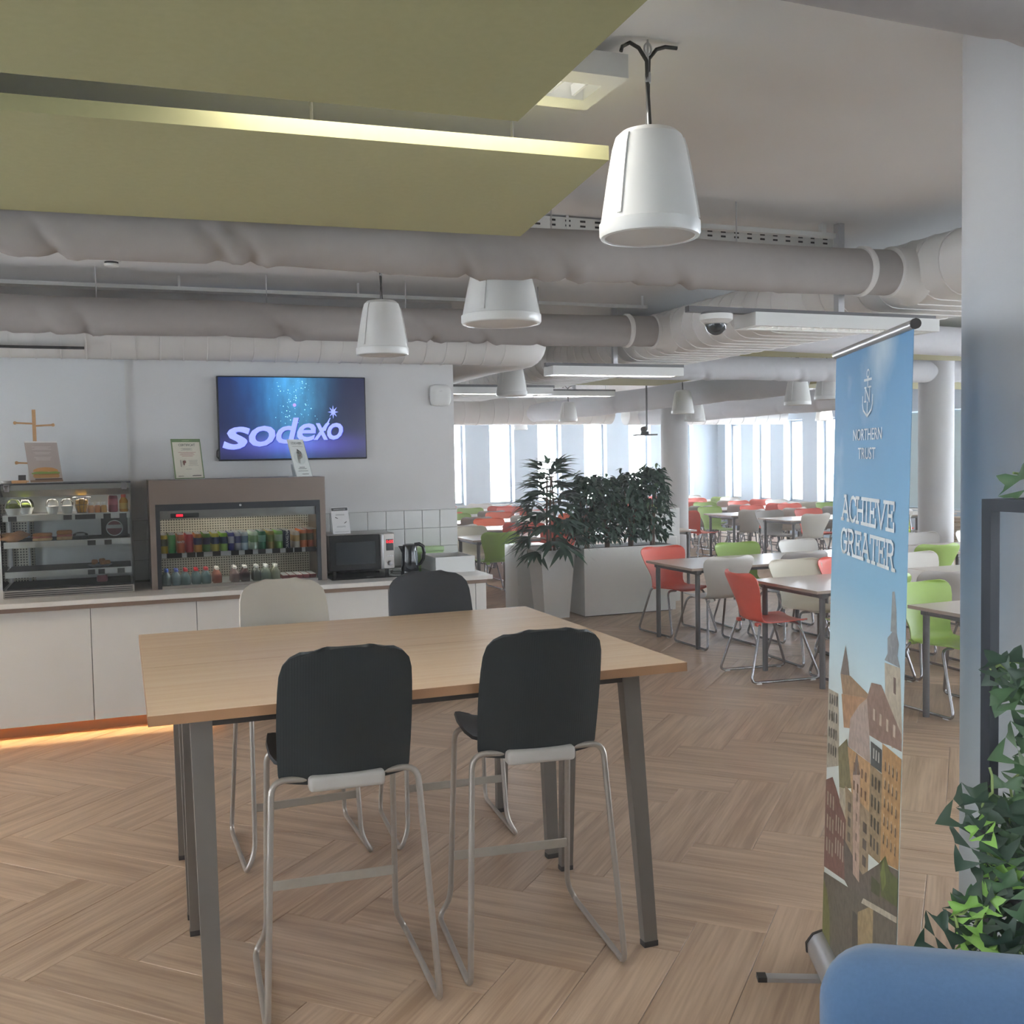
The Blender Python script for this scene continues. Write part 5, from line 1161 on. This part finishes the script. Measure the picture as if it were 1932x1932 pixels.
def wgrid(x0, x1, z0, z1, nx, nz, c, fx=.5, fz=.6, sk=0):
    for i in range(nx):
        for j in range(nz):
            xx = x0+(x1-x0)*(i+.25)/nx; zz = z0+(z1-z0)*(j+.2)/nz+sk*(xx-x0); w_ = (x1-x0)/nx*fx; h_ = (z1-z0)/nz*fz
            bquad(town, [(xx, zz), (xx+w_, zz+sk*w_), (xx+w_, zz+h_+sk*w_), (xx, zz+h_)], .003, mute(c))
wgrid(.02, .15, .66, .9, 4, 4, '5f5c56', .45, .6, .12); wgrid(.70, .845, .59, .86, 4, 5, '6e5a48', .35, .5, .05); wgrid(.70, .845, .597, .867, 4, 5, 'd9cdb4', .12, .5, .05); wgrid(.57, .675, .53, .78, 3, 4, '4f4a42', .5, .6, .05); wgrid(.36, .54, .64, .76, 4, 2, '7a5a44', .4, .5, .06)
wgrid(.58, .66, .81, .85, 3, 1, 'cfd2cc', .5, .8, .05); wgrid(.02, .14, .30, .55, 3, 3, 'b8a890', .45, .6, .1); wgrid(.15, .28, .34, .5, 4, 2, 'cabdaa', .4, .7, .08); wgrid(.40, .45, .42, .68, 1, 4, '8a7468', .35, .4); wgrid(.56, .83, .92, .99, 4, 1, 'd2c2b2', .3, .5, .02); wgrid(.48, .55, .44, .6, 1, 3, '5a5048', .6, .6, .1); wgrid(.30, .36, .45, .6, 1, 3, '6a6052', .6, .6, .1)
obj('town_print', town, m_print, bn, smooth=False, fix=False)
m_bw = mat('white_print', 'dfe6ea', .6, var=.02)
def btext(body, s, t, h, width, bold=0):
    q = textmesh(body, h, bold=bold); x0, x1 = min(p[0] for p in q.v), max(p[0] for p in q.v)
    g = G(); g.add([B3(s+(p[0]-(x0+x1)/2)*width/(x1-x0), t+p[2], .004*n_out) for p in q.v], q.f); return g
g = btext('NORTHERN', .431, 1.788, .036, .325, .004); q = btext('TRUST', .432, 1.728, .036, .198, .004); g.add(q.v, q.f); obj('lettering', g, m_bw, bn, smooth=False, fix=False)
SL = {'A': (.9, [[(.08, 0), (.45, 1)], [(.45, 1), (.82, 0)], [(.22, .34), (.68, .34)], [(-.02, 0), (.22, 0)], [(.68, 0), (.92, 0)], [(.3, 1), (.5, 1)]]), 'C': (.78, [[(.72, .72), (.72, .98)], [(.72, .8), (.6, .94), (.42, 1), (.25, .95), (.12, .78), (.08, .5), (.12, .22), (.25, .05), (.42, 0), (.6, .05), (.72, .2)]]),
      'H': (.92, [[(.16, 0), (.16, 1)], [(.74, 0), (.74, 1)], [(.16, .5), (.74, .5)], [(.02, 0), (.3, 0)], [(.02, 1), (.3, 1)], [(.6, 0), (.88, 0)], [(.6, 1), (.88, 1)]]), 'I': (.42, [[(.2, 0), (.2, 1)], [(.05, 0), (.35, 0)], [(.05, 1), (.35, 1)]]),
      'E': (.78, [[(.18, 0), (.18, 1)], [(.04, 0), (.7, 0), (.7, .24)], [(.04, 1), (.68, 1), (.68, .78)], [(.18, .52), (.52, .52)], [(.52, .38), (.52, .64)]]), 'V': (.9, [[(.08, 1), (.45, 0)], [(.45, 0), (.82, 1)], [(-.04, 1), (.22, 1)], [(.68, 1), (.94, 1)]]),
      'G': (.86, [[(.72, .74), (.72, .98)], [(.72, .8), (.6, .94), (.42, 1), (.25, .95), (.12, .78), (.08, .5), (.12, .22), (.25, .05), (.42, 0), (.6, .04), (.74, .16), (.74, .46)], [(.5, .46), (.84, .46)]]),
      'R': (.88, [[(.18, 0), (.18, 1)], [(.04, 0), (.32, 0)], [(.04, 1), (.5, 1), (.66, .9), (.7, .75), (.66, .6), (.5, .5), (.18, .5)], [(.48, .5), (.72, 0)], [(.64, 0), (.88, 0)]]), 'T': (.8, [[(.4, 0), (.4, 1)], [(.24, 0), (.56, 0)], [(.04, .76), (.04, 1), (.76, 1), (.76, .76)]])}
def slab(word, s0, s1, t0, h, th=.011):
    g = G(); tot = sum(SL[c][0] for c in word); k = (s1-s0)/tot; x = s0; e = 0
    for c in word:
        for pl in SL[c][1]:
            for (a_, b_), (c_, d_) in zip(pl[:-1], pl[1:]):
                p = Vector((x+a_*k, t0+th/2+b_*(h-th))); q = Vector((x+c_*k, t0+th/2+d_*(h-th))); d = (q-p).normalized()*th/2; n_ = Vector((-d.y, d.x)); p = p-d; q = q+d
                e = (e+1) % 7; g.add([B3(*v, (.004+e*.00004)*n_out) for v in (p-n_, q-n_, q+n_, p+n_)], [(0, 1, 2, 3)])
        x += SL[c][0]*k
    return g
g = slab('ACHIEVE', .142, .745, 1.517, .09); q = slab('GREATER', .137, .755, 1.405, .09); g.add(q.v, q.f); obj('slab_lettering', g, m_bw, bn, smooth=False, fix=False)
g = G()
def stroke(pts, th=.007):
    for (a_, b_), (c_, d_) in zip(pts[:-1], pts[1:]):
        p, q = Vector((a_, b_)), Vector((c_, d_)); d = (q-p).normalized()*th/2; n_ = Vector((-d.y, d.x)); p = p-d; q = q+d
        g.add([B3(*v, .0042*n_out) for v in (p-n_, q-n_, q+n_, p+n_)], [(0, 1, 2, 3)])
stroke([(.43+.014*cos(i*pi/6), 1.996+.012*sin(i*pi/6)) for i in range(13)], .005); stroke([(.389, 1.977), (.469, 1.977)], .008); stroke([(.43, 1.984), (.43, 1.955)]); stroke([(.374, 1.925), (.374, 1.9), (.385, 1.882), (.43, 1.862), (.475, 1.882), (.486, 1.9), (.486, 1.925)]); stroke([(.43, 1.905), (.43, 1.866)])
stroke([(.404, 1.91), (.404, 1.952)]); stroke([(.404, 1.952), (.452, 1.908)]); stroke([(.452, 1.908), (.452, 1.953)]); stroke([(.394, 1.953), (.412, 1.953)], .005); stroke([(.394, 1.909), (.414, 1.909)], .005); stroke([(.44, 1.953), (.466, 1.953)], .005)
obj('anchor_emblem', g, m_bw, bn, smooth=False, fix=False)

# ================================================================== PLANT STAND WITH IVY
stn = thing('plant_stand', 'black square-tube metal frame wrapped in ivy beside the column', 'plant stand', (1.72, 1.66, 0)); t = .0125
def bar(nm, p, q): obj(nm, G().box(min(p[0], q[0])-t, max(p[0], q[0])+t, min(p[1], q[1])-t, max(p[1], q[1])+t, min(p[2], q[2])-t, max(p[2], q[2])+t), m_bmetal, stn, smooth=False)
SX, SY = .42, -.20
for x in (0, SX):
    for y in (0, SY): bar('post', (x, y, .012), (x, y, 1.633))
for z in (.06, .80, 1.633):
    for y in (0, SY): bar('cross_bar', (t*2, y, z), (SX-t*2, y, z))
    for x in (0, SX): bar('side_bar', (x, SY+t*2, z), (x, -t*2, z))
iv = thing('ivy_garland', 'trailing ivy with pale veined leaves twined round the black frame', 'ivy', (1.72, 1.66, 0))
m_ivy = mat('ivy_leaf', '3f5f3c', .45, var=.3, scale=20); m_ivy2 = mat('ivy_leaf_dark', '27402f', .45, var=.3, scale=20); m_ivy3 = mat('ivy_leaf_light', '7fae4e', .45, var=.2, scale=20); m_vine = mat('ivy_vine', '7f9455', .6, var=.2)
def ivy_mesh(m, s):
    out = [(.06, 0), (.0, .10), (-.10, .22), (-.16, .40), (-.02, .40), (.12, .36), (.20, .44), (.26, .58), (.36, .50), (.44, .36), (.52, .28), (.70, .20), (.86, .10), (1.0, 0)]
    top = [(x*s, y*s) for x, y in out]; bot = [(x*s, -y*s) for x, y in out[1:-1]][::-1]; pl = top+bot
    cz = lambda x, y: -.22*x*x/s+.30*abs(y)-.9*y*y/s
    v = [(x, y, cz(x, y)) for x, y in pl]+[(.18*s, 0, cz(.18*s, 0)-.02*s), (.42*s, 0, cz(.42*s, 0)-.02*s), (.7*s, 0, cz(.7*s, 0)-.01*s)]; n_ = len(pl); f = []
    for i in range(n_):
        j = (i+1) % n_; cx = (pl[i][0]+pl[j][0])/2; f.append((i, j, n_+(2 if cx > .56*s else 1 if cx > .3*s else 0)))
    return mesh('leaf', G().add(v, f), m, ang=80, fix=False)
ivm = [ivy_mesh(m_ivy, .08), ivy_mesh(m_ivy2, .085), ivy_mesh(m_ivy, .095), ivy_mesh(m_ivy3, .075), ivy_mesh(m_ivy2, .1)]
rnd = random.Random(12)
def vine(pts, nl, spread, light=0, sc=1):
    P = [Vector(p) for p in pts]; sm = [P[0]]
    for i in range(len(P)-1):
        for k in range(1, 6):
            q = P[i].lerp(P[i+1], k/5)+Vector((sin(k*1.3+i)*.008, cos(k*1.7+i)*.008, sin(k*2.1)*.006)); sm.append(q)
    obj('vine', G().tube(sm, .003, 6), m_vine, iv)
    for i in range(nl):
        f = rnd.random()*(len(sm)-1); k = int(f); p = sm[k].lerp(sm[min(k+1, len(sm)-1)], f-k)+Vector((rnd.uniform(-1, 1)*spread, -abs(rnd.uniform(0, 1))*spread, rnd.uniform(-1, 1)*spread))
        l_ = obj('leaf', ivm[3] if (light and i % 3 == 0) else ivm[rnd.choice((0, 1, 2, 4))], None, iv, loc=p)
        # blades hang facing into the room
        nz = Vector((-.69+rnd.uniform(-.35, .35), -.66+rnd.uniform(-.35, .35), .3+rnd.uniform(-.3, .3))).normalized()
        dx = Vector((rnd.uniform(-.9, .9)*.7, -rnd.uniform(-.9, .9)*.7, -1+rnd.uniform(-.2, .6))); dx = (dx-nz*dx.dot(nz)).normalized(); dy = nz.cross(dx)
        l_.rotation_euler = Matrix((dx, dy, nz)).transposed().to_euler(); q = rnd.uniform(.75, 1.2)*sc; l_.scale = (q, q, q)
vine([(.03, -.03, 1.70), (.10, -.04, 1.66), (.2, -.05, 1.60)], 4, .02)
vine([(-.03, -.03, 1.29), (.05, -.04, 1.30), (.14, -.05, 1.27), (.24, -.06, 1.18)], 16, .035)
vine([(.12, -.04, 1.22), (.07, -.03, 1.10), (.02, -.03, 1.0), (.06, -.03, .88), (.02, -.03, .74), (.05, -.04, .62)], 36, .05)
vine([(-.03, -.03, 1.08), (-.05, -.04, .97), (-.02, -.04, .86), (-.07, -.05, .78), (-.10, -.05, .70)], 20, .035, light=1)
vine([(-.02, -.03, .86), (-.08, -.03, .80), (-.13, -.03, .76)], 9, .03, light=1)
vine([(.2, -.04, 1.1), (.16, -.05, .95), (.2, -.05, .8), (.15, -.05, .66)], 20, .05)

# ================================================================== BLUE ARMCHAIR
ac = thing('armchair', 'blue upholstered armchair back cut off by the picture corner', 'armchair', (1.487, 1.425, 0), radians(-33))
rings = []
def rr_ring(y, w, h0, h1, r, n=8):
    pts = []
    for cx, cz, a0 in ((w-r, h1-r, 0), (-w+r, h1-r, pi/2), (-w+r*.6, h0+r*.6, pi), (w-r*.6, h0+r*.6, 3*pi/2)):
        q = r if cz > .5 else r*.6
        pts += [(cx+q*cos(a0+pi/2*i/n), y, cz+q*sin(a0+pi/2*i/n)) for i in range(n+1)]
    return pts
for y, e in ((-.075, .05), (-.06, .02), (-.03, .005), (.0, 0), (.05, .01), (.07, .03), (.078, .06)): rings.append(rr_ring(y, .31-e, .30+e, .80-e, .10))
obj('backrest', G().loft(rings), m_sling, ac, ang=60)
obj('seat_cushion', G().rbox(-.29, .29, -.6, -.08, .30, .44, .05, 4), m_sling, ac, ang=60)
for x in (-.24, .24):
    for y in (-.55, .02): obj('leg', G().tube([(x, y, .0), (x*.93, y*.95, .31)], [.012, .018], 10), m_bmetal, ac)
